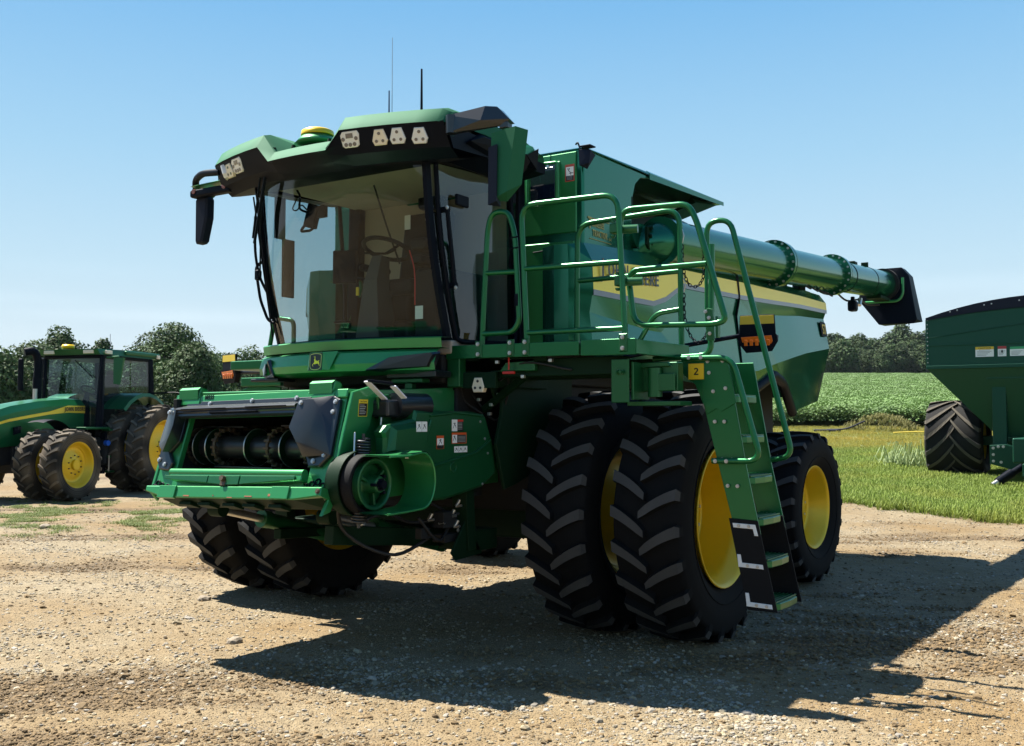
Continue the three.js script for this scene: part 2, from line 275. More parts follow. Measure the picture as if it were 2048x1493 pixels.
{ // loose stones on the lot
  reseed(23);
  const base = new THREE.IcosahedronGeometry(1, 0), p = base.attributes.position;
  const jit = new Map(); for (let i = 0; i < p.count; i++) { const k = [p.getX(i), p.getY(i), p.getZ(i)].map((v) => v.toFixed(3)).join(); if (!jit.has(k)) jit.set(k, rnd(.7, 1.15)); const s = jit.get(k); p.setXYZ(i, p.getX(i) * s, p.getY(i) * s * .62, p.getZ(i) * s); } base.computeVertexNormals();
  const N = 150000, im = new THREE.InstancedMesh(base, new THREE.MeshStandardMaterial({ roughness: .9 }), N), m = M4(), q = new THREE.Quaternion(), e = new THREE.Euler(), c = new THREE.Color(); let k = 0;
  while (k < N) {
    const D = 3.4 * Math.pow(6, Math.pow(rnd(), 1.15)), L = D * rnd(-.62, .6); if (D > edgeD(L)) continue;
    const w = at(D, L), g = gravelMix(w.x, w.z), patch = N3(w.x * 1.1, w.z * 1.1, 61) + .6 * N3(w.x * 3.2, w.z * 3.2, 62);
    const wd = smooth(N3(L * .16 + 8, D * .62, 31) + .55 * N3(L * .9, D * 2.4, 32), .0, .6), clod = rnd() < .12 + .38 * wd; if (!clod && rnd() > .05 + .85 * g * g * smooth(patch, -.3, .6)) continue; if (clod && rnd() > .25 + .75 * wd) continue;
    const s = .0035 + .016 * Math.pow(rnd(), 4.6) + (rnd() < .0035 ? rnd(.012, .028) : 0) + (clod ? .006 * Math.pow(rnd(), 3) : 0) + D * .00012;
    e.set(rnd(-.4, .4), rnd(6.3), rnd(-.4, .4)); m.compose(V(w.x, groundAt(w.x, w.z) + s * .12, w.z), q.setFromEuler(e), V(s * rnd(.8, 1.4), s * rnd(.7, 1.1), s)); im.setMatrixAt(k, m);
    const t = rnd(.16, .36), y = rnd(); if (clod) c.setRGB(.17 * t * 3.4, .112 * t * 3.4, .05 * t * 3.4); else c.setRGB(t, t * (.90 - .10 * y), t * (.76 - .30 * y)); im.setColorAt(k, c); k++;
  }
  im.name = 'gravel_stones'; shade(im); tag(im, 'loose pale gravel stones scattered over the tan dirt lot', 'gravel', null, 'stuff');
  // single stones large enough to point at
  const one = (D, L, s, label) => { const w = at(D, L), g = norm(new THREE.IcosahedronGeometry(s, 1)); const a = g.attributes.position; for (let i = 0; i < a.count; i++) { const f = 1 + .28 * N3(a.getX(i) / s * 1.3 + D, a.getY(i) / s * 1.3, a.getZ(i) / s * 1.3); a.setXYZ(i, a.getX(i) * f * 1.25, a.getY(i) * f * .7, a.getZ(i) * f); } g.computeVertexNormals(); const o = shade(new THREE.Mesh(g, Std([.24, .20, .15], .95))); o.name = 'stone'; o.position.set(w.x, groundAt(w.x, w.z) + s * .25, w.z); o.rotation.y = D; tag(o, label, 'stone'); };
  one(8.05, -2.12, .055, 'grey brown stone beside the pointed tip of the harvester shadow');
  one(16.6, -7.4, .07, 'pale flat stone on the lot in front of the tractor front tyre');
  one(9.9, -2.9, .05, 'tan stone on the lot left of the shadow under the left front tyres');
}
// ---------------------------------------------------------------- wheels (axle along x, centred on 0)
const setCol = (g, f) => { const o = norm(g), p = o.attributes.position, c = new Float32Array(p.count * 3); for (let i = 0; i < p.count; i++) { const k = f(p.getX(i), p.getY(i), p.getZ(i), i); c[i * 3] = k[0]; c[i * 3 + 1] = k[1]; c[i * 3 + 2] = k[2]; } o.setAttribute('color', new THREE.BufferAttribute(c, 3)); return o; };
function tyre({ R, w, rim, lugs, lugH = .05, dir = 1, lugW = .03, dust = [.056, .056, .055], base = [.0042, .0045, .0052], sweepK = 1, mud = 0 }) {
  const hw = w / 2, c = R - lugH;
  const prof = [[rim - .01, -hw * .74], [rim + .035, -hw * .84], [rim + (c - rim) * .3, -hw * .99], [rim + (c - rim) * .6, -hw * 1.03], [c - .055, -hw * .985], [c - .02, -hw * .9], [c - .004, -hw * .5], [c, 0], [c - .004, hw * .5], [c - .02, hw * .9], [c - .055, hw * .985], [rim + (c - rim) * .6, hw * 1.03], [rim + (c - rim) * .3, hw * .99], [rim + .035, hw * .84], [rim - .01, hw * .74]];
  const tone = (x, y, z, b) => { const n = .5 + .5 * N3(x * 5 + 3, y * 5, z * 5), f = .8 + .4 * n; const m = mud * Math.max(0, .4 + N3(x * 3, y * 2.3 + 9, z * 2.3)); return [b[0] * f + m * .16, b[1] * f + m * .125, b[2] * f + m * .085]; };
  const parts = [setCol(latheX(prof, 72), (x, y, z) => tone(x, y, z, base))];
  const pos = [], col = [];
  const quad = (a, b, d, e, kc) => { for (const p of [a, b, d, a, d, e]) { pos.push(...p); col.push(...tone(p[0], p[1], p[2], kc)); } };
  const at_ = (x, r, th) => [x, r * Math.cos(th), r * Math.sin(th)];
  for (let i = 0; i < lugs; i++) for (const s of [-1, 1]) {
    const t0 = (i + (s > 0 ? .5 : 0)) / lugs * Math.PI * 2, n = 6, sec = [];
    for (let k = 0; k <= n; k++) {
      const t = k / n, x = s * (-.035 * w + t * .5 * w), th = t0 - dir * sweepK * hw / R * (1.30 * t - .36 * t * t);
      const top = R - .004 - .022 * t * t, bot = c - .012 - (t > .8 ? .05 : 0), W = (lugW + .008 * t) * (k === 0 ? .75 : 1);
      const tw = W / R, bw = W * 1.28 / R;
      sec.push([at_(x, bot, th - bw), at_(x, top, th - tw), at_(x, top, th + tw), at_(x, bot, th + bw)]);
    }
    const th = t0 - dir * sweepK * hw / R * .9, W = (lugW + .006) / R;
    sec.push([at_(s * hw * 1.0, c - .12, th - W), at_(s * hw * .99, R - .075, th - W * .9), at_(s * hw * .99, R - .075, th + W * .9), at_(s * hw * 1.0, c - .12, th + W)]);
    for (let k = 0; k < sec.length - 1; k++) { const A = sec[k], B = sec[k + 1], f = s > 0; for (let j = 0; j < 3; j++) { const q = [A[j], A[j + 1], B[j + 1], B[j]]; quad(...(f ? q.reverse() : q), j === 1 ? dust : base); } }
    const A = sec[0], B = sec[sec.length - 1];
    quad(...(s > 0 ? [A[0], A[1], A[2], A[3]] : [A[3], A[2], A[1], A[0]]), base); quad(...(s > 0 ? [B[3], B[2], B[1], B[0]] : [B[0], B[1], B[2], B[3]]), base);
  }
  const g = new THREE.BufferGeometry(); g.setAttribute('position', new THREE.Float32BufferAttribute(pos, 3)); g.setAttribute('color', new THREE.Float32BufferAttribute(col, 3)); g.computeVertexNormals();
  parts.push(norm(g));
  const rings = [.35, .5, .66].map((f) => [1, -1].map((s) => setCol(new THREE.TorusGeometry(rim + (c - rim) * f, .005, 4, 72).rotateY(Math.PI / 2).translate(s * hw * 1.005, 0, 0), () => base)));
  return merge([...parts, rings]);
}
// out = +1: the dish opens towards +x; disc = where the wheel disc stands along x
function rimGeo({ r, w, disc, out = 1, hub = .2, cone = .06 }) {
  const h = w / 2;
  const prof = [[r + .03, -h], [r + .028, -h + .012], [r, -h + .03], [r - .02, -h + .09], [r - .06, -h * .45], [r - .06, h * .45], [r - .02, h - .09], [r, h - .03], [r + .028, h - .012], [r + .03, h], [r + .022, h + .006], [r - .012, h - .024], [r - .036, h - .095], [r - .076, h * .43], [r - .076, disc + .02], [r - .1, disc], [hub + .12, disc - out * cone * .2], [hub + .05, disc + out * cone], [hub * .55, disc + out * cone], [hub * .5, disc + out * (cone + .03)], [0.001, disc + out * (cone + .03)]];
  return latheX(prof, 56);
}
const nuts = (r, x, n, out, size = .014) => Array.from({ length: n }, (_, i) => { const a = i / n * Math.PI * 2 + .2; return cyl([x, r * Math.cos(a), r * Math.sin(a)], [x + out * .028, r * Math.cos(a), r * Math.sin(a)], size, size, 6); });
// ================================================================ the combine harvester (front axle over 0, facing +z)
const combine = thing('combine_harvester', 'large green combine harvester without header, dual front tyres, folded unloading auger and yellow stripe', 'combine harvester');
const K = combine, X = V(1, 0, 0), Y = V(0, 1, 0), Z = V(0, 0, 1), NX = V(-1, 0, 0);
{ // wheels
  const tg = tyre({ R: .978, w: .54, rim: .535, lugs: 23, lugH: .058, dir: 1, lugW: .033, sweepK: .62 });
  const rg = rimGeo({ r: .525, w: .50, disc: -.15, hub: .19, cone: .07 }), rn = nuts(.235, -.09, 10, 1);
  const rg2 = rimGeo({ r: .525, w: .42, disc: .08, hub: .19, cone: .05 });
  for (const [x, s, inner] of [[2.33, 1, 0], [1.57, 1, 1], [-1.57, -1, 1], [-2.33, -1, 0]]) {
    const wh = new THREE.Group(); wh.name = 'wheel'; wh.position.set(x, .972, 0); wh.rotation.x = .12 * x; K.add(wh);
    const t = P(wh, 'tyre', tg, M.rubber); const r = P(wh, 'rim', inner ? rg2 : rg, M.yellow); P(wh, 'wheel_nut', rn, M.bolt);
    if (s < 0) { r.rotation.y = Math.PI; wh.children.slice(2).forEach((c) => { c.rotation.y = Math.PI; }); }
  }
  const bt = tyre({ R: .80, w: .60, rim: .41, lugs: 21, lugH: .045, dir: 1, lugW: .027, sweepK: .62 });
  const bg = rimGeo({ r: .405, w: .50, disc: .05, hub: .15, cone: .03 });
  for (const s of [1, -1]) {
    const wh = new THREE.Group(); wh.name = 'wheel'; wh.position.set(s * 1.99, .795, -3.32); K.add(wh); wh.rotation.y = -.04;
    P(wh, 'tyre', bt, M.rubber); const r = P(wh, 'rim', bg, M.yellow); P(wh, 'wheel_nut', nuts(.16, .06, 8, 1), M.bolt);
    if (s < 0) { r.rotation.y = Math.PI; wh.children.slice(2).forEach((c) => { c.rotation.y = Math.PI; }); }
  }
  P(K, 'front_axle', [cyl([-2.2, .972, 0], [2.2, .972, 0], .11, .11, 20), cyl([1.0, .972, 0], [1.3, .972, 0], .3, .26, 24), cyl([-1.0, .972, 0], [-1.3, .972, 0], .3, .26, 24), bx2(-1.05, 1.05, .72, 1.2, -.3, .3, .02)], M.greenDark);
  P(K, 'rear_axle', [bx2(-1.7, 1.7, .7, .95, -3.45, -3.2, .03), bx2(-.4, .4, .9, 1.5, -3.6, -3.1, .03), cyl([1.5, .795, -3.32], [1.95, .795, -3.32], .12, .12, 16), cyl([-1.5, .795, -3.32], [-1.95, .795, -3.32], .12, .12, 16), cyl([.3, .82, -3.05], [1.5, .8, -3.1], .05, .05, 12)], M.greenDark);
}
{ // chassis and belly: the dark mass between the wheels
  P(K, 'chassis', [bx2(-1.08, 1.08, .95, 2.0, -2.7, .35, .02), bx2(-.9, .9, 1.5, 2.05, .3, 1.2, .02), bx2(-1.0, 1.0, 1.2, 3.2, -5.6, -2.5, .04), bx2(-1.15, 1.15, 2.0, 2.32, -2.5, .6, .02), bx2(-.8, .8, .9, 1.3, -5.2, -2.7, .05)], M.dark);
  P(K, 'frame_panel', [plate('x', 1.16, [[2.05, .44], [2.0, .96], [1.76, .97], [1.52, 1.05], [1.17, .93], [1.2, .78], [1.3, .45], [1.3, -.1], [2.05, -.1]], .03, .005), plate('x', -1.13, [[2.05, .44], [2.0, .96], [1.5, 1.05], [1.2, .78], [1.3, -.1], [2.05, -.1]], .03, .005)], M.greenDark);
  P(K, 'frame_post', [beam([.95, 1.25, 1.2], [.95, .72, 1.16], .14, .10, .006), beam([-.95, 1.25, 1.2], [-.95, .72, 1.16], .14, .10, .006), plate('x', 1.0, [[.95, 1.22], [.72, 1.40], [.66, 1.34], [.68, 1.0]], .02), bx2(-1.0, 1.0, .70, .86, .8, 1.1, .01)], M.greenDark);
  P(K, 'lower_frame_beam', [beam([.62, .91, 2.3], [.7, .80, 1.15], .09, .13, .006), beam([-.5, .80, 1.7], [-.6, .76, 1.0], .07, .08, .006)], M.greenDark);
  for (const s of [1, -1]) { const c = P(K, 'lift_cylinder', [cyl([s * .58, .92, 1.78], [s * .6, .72, .98], .062, .062, 18), cyl([s * .58, .925, 1.8], [s * .58, .91, 1.72], .07, .07, 18), bolt([s * .66, .72, .98], [s, 0, 0], .03, .03)], M.greenFlat); P(c, 'piston_rod', [cyl([s * .56, 1.03, 2.24], [s * .58, .92, 1.78], .032, .032, 14), ], M.steel); P(c, 'rod_pin', [cyl([s * .62, 1.03, 2.25], [s * .5, 1.03, 2.25], .055, .055, 14)], M.greenDark); }
  P(K, 'hydraulic_hose', [arc([[.9, .85, 1.5], [.85, .75, 1.9], [.7, .95, 2.25], [.75, 1.2, 2.35]]), arc([[.95, 1.0, 1.2], [.8, .95, 1.6], [.86, 1.05, 2.0], [.88, 1.0, 2.3]]), arc([[.9, .9, 1.1], [.7, 1.1, 1.4], [.5, 1.0, 1.9], [.4, 1.1, 2.2]]), arc([[.97, 1.15, 1.1], [.9, .9, 1.3], [.95, .82, 1.5], [.92, 1.0, 1.7]])].map((p) => sweep(p, .013, 6)), M.cable);
  P(K, 'hose_fitting', [[.93, .98, 1.32], [.9, .93, 1.42], [.95, .9, 1.3], [.92, .86, 1.22], [.8, .98, 2.2], [.84, 1.05, 2.28], [.86, .96, 1.5], [.93, 1.05, 1.25]].map((p) => [cyl(p, [p[0] + .02, p[1] + .05, p[2] - .02], .014, .014, 8), cyl(p, [p[0] + .05, p[1] + .01, p[2]], .011, .011, 6)]), M.steel);
  P(K, 'valve_block', [box(.9, .96, 1.35, .1, .12, .16), box(.88, .82, 1.3, .12, .06, .2), box(.9, .88, 1.62, .06, .08, .1)], M.dark);
}
// ---------------------------------------------------------------- feeder house (u across, v up the tilted face, w out of it)
const FN = V(0, .31, .951), FV = V(0, .951, -.31);
const F = (u, v, w = 0) => V(u, 1.165, 2.6).addScaledVector(FV, v + .02 * u).addScaledVector(FN, w);
const FB = basis(V(0, 1.165, 2.6), V(1, .019, -.006).normalize(), FV, FN);
const fplate = (pts, top, depth, bevel = .005, holes) => extrude(pts, depth, bevel, holes, M4().makeTranslation(0, 0, top)).applyMatrix4(FB);
const fbox = (u0, u1, v0, v1, w0, w1, r = .006) => bx2(u0, u1, v0, v1, w0, w1, r).applyMatrix4(FB);
{
  const hole = [[-.68, .16], [.66, .16], [.66, .60], [-.68, .60]];
  const face = P(K, 'feeder_face_plate', [
    fplate([[-.9, .03], [.87, .03], [.845, .75], [-.86, .75]], 0, .05, .006, [hole]),
    fbox(-.87, .86, .70, .765, -.10, .02, .01)], M.green);
  P(face, 'bolt', [[-.464, .69], [-.025, .70], [.413, .705]].map(([a, b]) => bolt(F(a, b, .03), FN, .017, .012)), M.bolt);
  P(face, 'marker_writing', letters('10555', .034, F(-.56, .728, .021), V(1, .03, 0).normalize(), FV, .8), M.black);
  // sides, roof and floor of the feeder tunnel
  P(K, 'feeder_housing', [plate('x', .90, [[1.89, 2.37], [1.93, 2.2], [1.90, 2.12], [1.66, 2.2], [1.32, 2.46], [1.10, 2.58], [1.08, 2.66], [1.165, 2.61]], .03), plate('x', -.87, [[1.89, 2.37], [1.92, 2.15], [1.5, 2.2], [1.10, 2.55], [1.165, 2.61]], .03),
    bx2(-.86, .86, 1.86, 1.91, 2.1, 2.38, .008), hull([[-.82, 1.9, 2.2], [.86, 1.9, 2.2], [-.82, 1.84, 2.2], [.86, 1.84, 2.2], [-.82, 1.98, .6], [.86, 1.98, .6], [-.82, 1.9, .6], [.86, 1.9, .6]]), hull([[.83, 1.9, 2.15], [.87, 1.9, 2.15], [.83, 1.15, 2.4], [.87, 1.15, 2.4], [.83, 1.95, .6], [.87, 1.95, .6], [.83, 1.2, .6], [.87, 1.2, .6]])], M.green);
  P(K, 'feeder_interior', [bx2(-.84, .84, 1.10, 1.14, .8, 2.5, .004), bx2(-.84, -.80, 1.1, 1.86, .8, 2.45, .004), bx2(.80, .835, 1.1, 1.86, .8, 2.35, .004), bx2(-.84, .84, 1.1, 1.9, .78, .82, .004)], M.dark);
  // bottom ledge and bumper lip
  P(K, 'feeder_sill', [fplate([[-.64, .16], [.69, .16], [.69, .105], [.03, .062], [-.61, .095]], .085, .07, .006), cyl(F(-.64, .155, .06), F(.69, .155, .06), .03, .03, 14), fbox(-.66, .65, .0, .12, -.03, .02, .004)], M.green);
  P(K, 'sill_panel', [fplate([[-.66, .125], [-.2, .125], [-.2, .075], [-.66, .10]], .098, .012, .002), fplate([[-.19, .125], [.12, .128], [.12, .066], [-.02, .062], [-.19, .074]], .099, .012, .002), fplate([[.13, .128], [.64, .132], [.64, .108], [.13, .068]], .098, .012, .002)], M.greenFlat);
  P(K, 'sill_catch', [cyl(F(-.031, .104, .09), F(-.031, .104, .125), .022, .02, 12), fbox(-.055, -.005, .055, .09, .095, .103, .002)], M.rawSteel);
  P(K, 'feeder_lip', [fplate([[-.835, .045], [.90, .06], [.905, .0], [.67, -.03], [-.63, -.04], [-.835, .005]], .10, .13, .008), fbox(-.67, -.49, -.045, .045, .085, .113, .004), fbox(.47, .63, -.03, .055, .085, .113, .004)], M.green);
  P(K, 'lip_wear_plate', [hull([F(-.63, -.04, .09), F(.67, -.03, .09), F(.89, 0, .06), F(.87, -.05, -.08), F(-.66, -.06, -.1), F(-.66, -.045, .05)]), ...[-.5, -.3, -.05, .15, .4].map((u) => fbox(u, u + .12, -.075, -.05, -.06, .04, .004))], M.greenDark);
  P(K, 'chipped_paint', [[-.68, -.015, .022, .03], [-.40, -.028, .06, .008], [.22, -.02, .07, .007], [.44, -.012, .02, .016], [-.1, -.02, .012, .006], [.05, -.03, .05, .005]].map(([u, v, a, b]) => fbox(u, u + a, v, v + b, .0985, .1025, .0004)), Std([.33, .10, .05], .7));
  P(K, 'lip_bolt', [bolt(F(.88, .03, .10), FN, .018, .01)], M.rawSteel);
  // ringed holes at the foot of the face
  P(K, 'locating_ring', [[-.832, .085], [-.785, .07], [-.719, .058], [-.87, .055], [.768, .116], [.718, .099], [.661, .082], [.815, .088]].map(([u, v]) => new THREE.TorusGeometry(.02, .006, 6, 18).applyMatrix4(M4().makeTranslation(u, v, .006)).applyMatrix4(FB)), M.black);
  // hooks on the top edge
  for (const [u0, u1] of [[-.83, -.62], [.52, .73]]) P(K, 'header_hook', [grid([[F(u0, .73, .03), F(u1, .73, .03)], [F(u0, .80, .05), F(u1, .80, .05)], [F(u0, .825, .03), F(u1, .825, .03)], [F(u0, .835, -.02), F(u1, .835, -.02)], [F(u0, .80, -.07), F(u1, .80, -.07)]], .6), fbox(u0 - .02, u1 + .02, .69, .745, -.01, .026, .004), fbox(u0, u1, .74, .83, -.05, .028, .012)], M.green);
  // black guards either side of the opening
  const guardMat = M.blackGloss;
  const side = (pts, top, ridge, inner) => [fplate(pts, .035, .04, .008), softHull([...pts.filter((_, i) => inner.includes(i)).map(([a, b]) => F(a, b, .034)), ...ridge.map(([a, b, c]) => F(a, b, c))])];
  const LG = [[-.862, .671], [-.625, .675], [-.70, .644], [-.69, .487], [-.693, .404], [-.768, .319], [-.70, .237], [-.722, .179], [-.836, .187], [-.877, .242], [-.87, .419], [-.873, .606]];
  const RG = [[.492, .695], [.632, .705], [.757, .711], [.819, .684], [.83, .6], [.845, .294], [.771, .215], [.673, .212], [.618, .297], [.5, .431], [.476, .617]];
  const g1 = P(K, 'opening_guard', side(LG, 0, [[-.80, .63, .11], [-.715, .62, .12], [-.70, .5, .12], [-.715, .41, .12], [-.80, .31, .07], [-.85, .36, .08]], [0, 2, 3, 4, 5, 10, 11]), guardMat);
  const g2 = P(K, 'opening_guard', side(RG, 0, [[.53, .66, .12], [.66, .66, .12], [.72, .60, .10], [.70, .34, .11], [.64, .27, .07], [.60, .36, .12], [.51, .46, .13]], [0, 1, 2, 5, 8, 9, 10]), guardMat);
  P(g1, 'bolt', [[-.776, .60, .12], [-.851, .259, .036], [-.777, .223, .036]].map(([a, b, c]) => bolt(F(a, b, c), FN, .017, .01)), M.bolt);
  P(g2, 'bolt', [[.56, .635, .122], [.79, .665, .036], [.785, .593, .036], [.796, .293, .036], [.712, .25, .036]].map(([a, b, c]) => bolt(F(a, b, c), FN, .017, .01)), M.bolt);
  // curved steel bar over the opening
  P(K, 'top_deflector', [grid([[.695, .03], [.68, .03], [.655, .075], [.635, .115], [.62, .12], [.612, .108], [.60, .112], [.592, .098], [.575, .10], [.565, .07]].map(([v, w]) => [F(-.72, v, w), F(.50, v, w)]), .35), fbox(-.57, .55, .677, .71, .0, .032, .004)], M.blackSteel);
  P(K, 'deflector_slot', [fbox(-.36, .14, .588, .597, .10, .118, .003), fbox(.02, .42, .617, .626, .112, .126, .003), fbox(-.66, -.18, .617, .624, .112, .126, .003)], M.black);
  // conveyor drum, chains and slats inside
  const dc = [1.50, 2.22];
  const drum = P(K, 'conveyor_drum', [cyl([-.82, ...dc], [.8, ...dc], .085, .085, 28)], M.drum);
  P(drum, 'drum_disc', [-.74, -.60, -.18, .18, .58].map((x) => cyl([x, ...dc], [x + .012, ...dc], .135, .135, 28)), M.greenDark);
  P(drum, 'disc_edge', [-.74, -.60, -.18, .18, .58].map((x) => new THREE.TorusGeometry(.135, .006, 6, 36).rotateY(Math.PI / 2).translate(x + .006, ...dc)), M.steel);
  P(K, 'feeder_chain', [-.80, -.50, .06, .42].map((x) => [new THREE.TorusGeometry(.13, .014, 6, 28).rotateY(Math.PI / 2).translate(x, ...dc), Array.from({ length: 16 }, (_, i) => { const a = i / 16 * 6.283; return place(box(0, 0, 0, .05, .02, .03, .003), x, dc[0] + .132 * Math.sin(a), dc[1] + .132 * Math.cos(a), 0, -a); }), Array.from({ length: 10 }, (_, i) => box(x, dc[0] + (i % 2 ? .13 : .15), dc[1] - .1 - i * .1, .05, .02, .06, .003))]), M.rawSteel);
  P(K, 'conveyor_slat', [box(-.22, dc[0] - .145, dc[1] + .08, .62, .012, .05, .003), box(-.22, dc[0] - .19, dc[1] + .05, .6, .012, .04, .003), box(-.55, dc[0] + .15, dc[1] - .02, .45, .012, .05, .003), box(.3, dc[0] + .16, dc[1] - .04, .5, .012, .05, .003)], M.blackSteel);
  decal(K, 'caution_label', [.9015, 1.725, 2.325], [.9015, 1.725, 2.235], [.9015, 1.84, 2.315], 96, 128, (x, w, h) => { x.fillStyle = '#111'; x.fillRect(0, 0, w, h); x.fillStyle = '#e3c52b'; x.fillRect(3, 3, w - 6, 26); x.strokeStyle = '#e3c52b'; x.lineWidth = 5; x.strokeRect(2, 2, w - 4, h - 4); x.fillStyle = '#111'; x.font = 'bold 17px sans-serif'; x.fillText('CAUTION', 8, 22); x.fillStyle = '#bbb'; for (let i = 0; i < 6; i++) x.fillRect(12, 40 + i * 13, 50 + (i * 17) % 24, 4); });
}
{ // drive side: pulley, scoop guard and moulded side shield
  const c = [1.28, 2.40];
  P(K, 'drive_pulley', [latheX([[.04, -.06], [.15, -.06], [.16, -.05], [.155, -.02], [.12, 0], [.06, 0], [.055, .09], [.05, .1], [0.001, .1]], 40).translate(1.07, ...c), Array.from({ length: 3 }, (_, i) => { const a = i * 2.09 + .4; return beam([1.08, c[0], c[1]], [1.08, c[0] + .14 * Math.sin(a), c[1] + .14 * Math.cos(a)], .05, .02); }), latheX([[.17, -.05], [.148, -.04], [.135, .01], [.15, .04], [.17, .03]], 40).translate(1.09, ...c)], M.greenFlat);
  P(K, 'drive_belt', [latheX([[.198, -.055], [.198, .015], [.185, .025], [.165, .02], [.165, -.06], [.185, -.07], [.198, -.055]], 44).translate(1.05, ...c)], M.flap);
  P(K, 'pulley_guard', [latheX([[.212, -.10], [.222, .0], [.212, .006], [.205, -.02], [.20, -.1]], 44).translate(.99, ...c), cyl([.86, ...c], [.97, ...c], .20, .20, 36)], M.greenDark);
  P(K, 'shaft_end', [cyl([1.1, ...c], [1.20, ...c], .028, .028, 14), cyl([1.15, ...c], [1.175, ...c], .045, .045, 6), [0, 2.1, 4.2].map((a) => cyl([1.14, c[0] + .06 * Math.sin(a), c[1] + .06 * Math.cos(a)], [1.18, c[0] + .06 * Math.sin(a), c[1] + .06 * Math.cos(a)], .012, .012, 6))], M.black);
  for (const [y, z] of [[1.53, 2.38], [1.08, 2.42]]) P(K, 'tension_spring', [sweep(Array.from({ length: 41 }, (_, i) => V(1.0 + .045 * Math.cos(i * .8), y - .05 + i * .0024, z + .045 * Math.sin(i * .8))), .009, 6), cyl([1.0, y - .09, z], [1.0, y + .08, z], .012, .012, 8)], M.drum);
  const ring = []; for (let i = 0; i <= 14; i++) { const a = Math.PI * .5 + i / 14 * Math.PI; ring.push([c[0] + .02 + .185 * Math.sin(a), 2.17 + .14 * Math.cos(a)]); }
  const prof = [[1.465, 2.50], [1.465, 2.32], ...ring, [1.105, 2.34], [1.10, 2.52]];
  P(K, 'scoop_guard', [grid(prof.map(([y, z]) => [V(1.07, y, z), V(1.33, y, z)]), .6), grid(prof.map(([y, z], i) => [V(1.07, 1.28 + (y - 1.28) * 1.05, z - .012), V(1.33, 1.28 + (y - 1.28) * 1.05, z - .012)]), .6), sweep(rounded(prof.map(([y, z]) => [1.33, y, z]), .03), .008, 6)], M.green);
  const S = [[1.62, 2.30], [1.665, 2.24], [1.71, 1.97], [1.745, 1.96], [1.77, 1.95], [1.765, 1.3], [1.75, 1.15], [1.735, 1.10], [1.52, 1.0], [1.29, .96], [1.20, 1.13], [1.13, 1.6], [1.13, 1.85], [1.42, 1.95], [1.47, 2.28], [1.58, 2.28]];
  P(K, 'side_shield', [plate('x', 1.10, S, .10, .02), hull([[1.10, 1.66, 2.22], [1.10, 1.69, 1.82], [1.10, 1.49, 2.26], [1.10, 1.45, 1.9], [1.14, 1.63, 2.2], [1.14, 1.66, 1.85], [1.14, 1.5, 2.22], [1.14, 1.47, 1.92]])], M.greenFlat);
  P(K, 'shield_rib', [tube([[1.105, 1.70, 1.79], [1.105, 1.42, 1.93], [1.105, 1.24, 1.93]], .012, .03, 6), tube([[1.105, 1.36, 1.84], [1.105, 1.46, 1.24], [1.105, 1.55, 1.05]], .01, .03, 6), new THREE.TorusGeometry(.035, .006, 6, 20).rotateY(Math.PI / 2).translate(1.102, 1.36, 1.52), tube([[1.10, 1.73, 1.8], [1.10, 1.755, 1.5], [1.10, 1.735, 1.15]], .012, .02, 6)], M.greenFlat);
  P(K, 'shield_bolt', [[1.69, 1.18], [1.56, 1.12], [1.45, 1.08], [1.22, 1.15]].map(([y, z]) => bolt([1.10, y, z], X, .01, .006)), M.bolt);
  const pic = (kind) => (x, w, h) => { x.fillStyle = '#e8e8e4'; x.fillRect(0, 0, w, h); x.fillStyle = '#181818'; if (kind === 'w') { x.fillRect(w * .48, 0, w * .52, h); x.fillStyle = '#c8331d'; x.fillRect(w * .48, 0, w * .52, h * .18); x.fillStyle = '#b5b5b0'; for (let i = 0; i < 5; i++) x.fillRect(w * .53, h * (.28 + i * .13), w * .38, h * .04); } if (kind === 'o') { x.fillRect(w * .36, h * .2, w * .6, h * .74); x.fillStyle = '#d2561c'; x.fillRect(0, 0, w, h * .2); x.strokeStyle = '#d2561c'; x.lineWidth = 6; x.strokeRect(2, 2, w - 4, h - 4); x.fillStyle = '#b5b5b0'; for (let i = 0; i < 5; i++) x.fillRect(w * .42, h * (.32 + i * .12), w * .5, h * .04); } if (kind === 'v') { x.fillStyle = '#d2561c'; x.fillRect(0, 0, w, h * .2); x.strokeStyle = '#d2561c'; x.lineWidth = 6; x.strokeRect(2, 2, w - 4, h - 4); x.fillStyle = '#181818'; x.fillRect(4, h * .72, w - 8, h * .26); }
    x.strokeStyle = x.fillStyle = '#151515'; x.lineWidth = 4; const n = kind === 'p2' ? 2 : kind === 'p3' ? 3 : 1, cw = kind === 'w' ? w * .48 : kind === 'o' ? w * .36 : w / n; for (let i = 0; i < n; i++) { const ox = i * cw + cw * .5, oy = h * .5; x.beginPath(); x.moveTo(ox - cw * .3, oy + h * .25); x.lineTo(ox, oy - h * .1); x.lineTo(ox + cw * .28, oy + h * .2); x.moveTo(ox - cw * .2, oy - h * .2); x.lineTo(ox + cw * .2, oy + h * .02); x.stroke(); x.beginPath(); x.arc(ox + cw * .05, oy - h * .18, Math.min(cw, h) * .09, 0, 7); x.fill(); if (i) x.fillRect(i * cw - 1, 0, 2, h); } };
  const D = (name, z1, z0, y0, y1, k, w = 128, h = 96, xx = 1.104) => decal(K, name, [xx, y0, z1], [xx, y0, z0], [xx, y1, z1], w, h, pic(k));
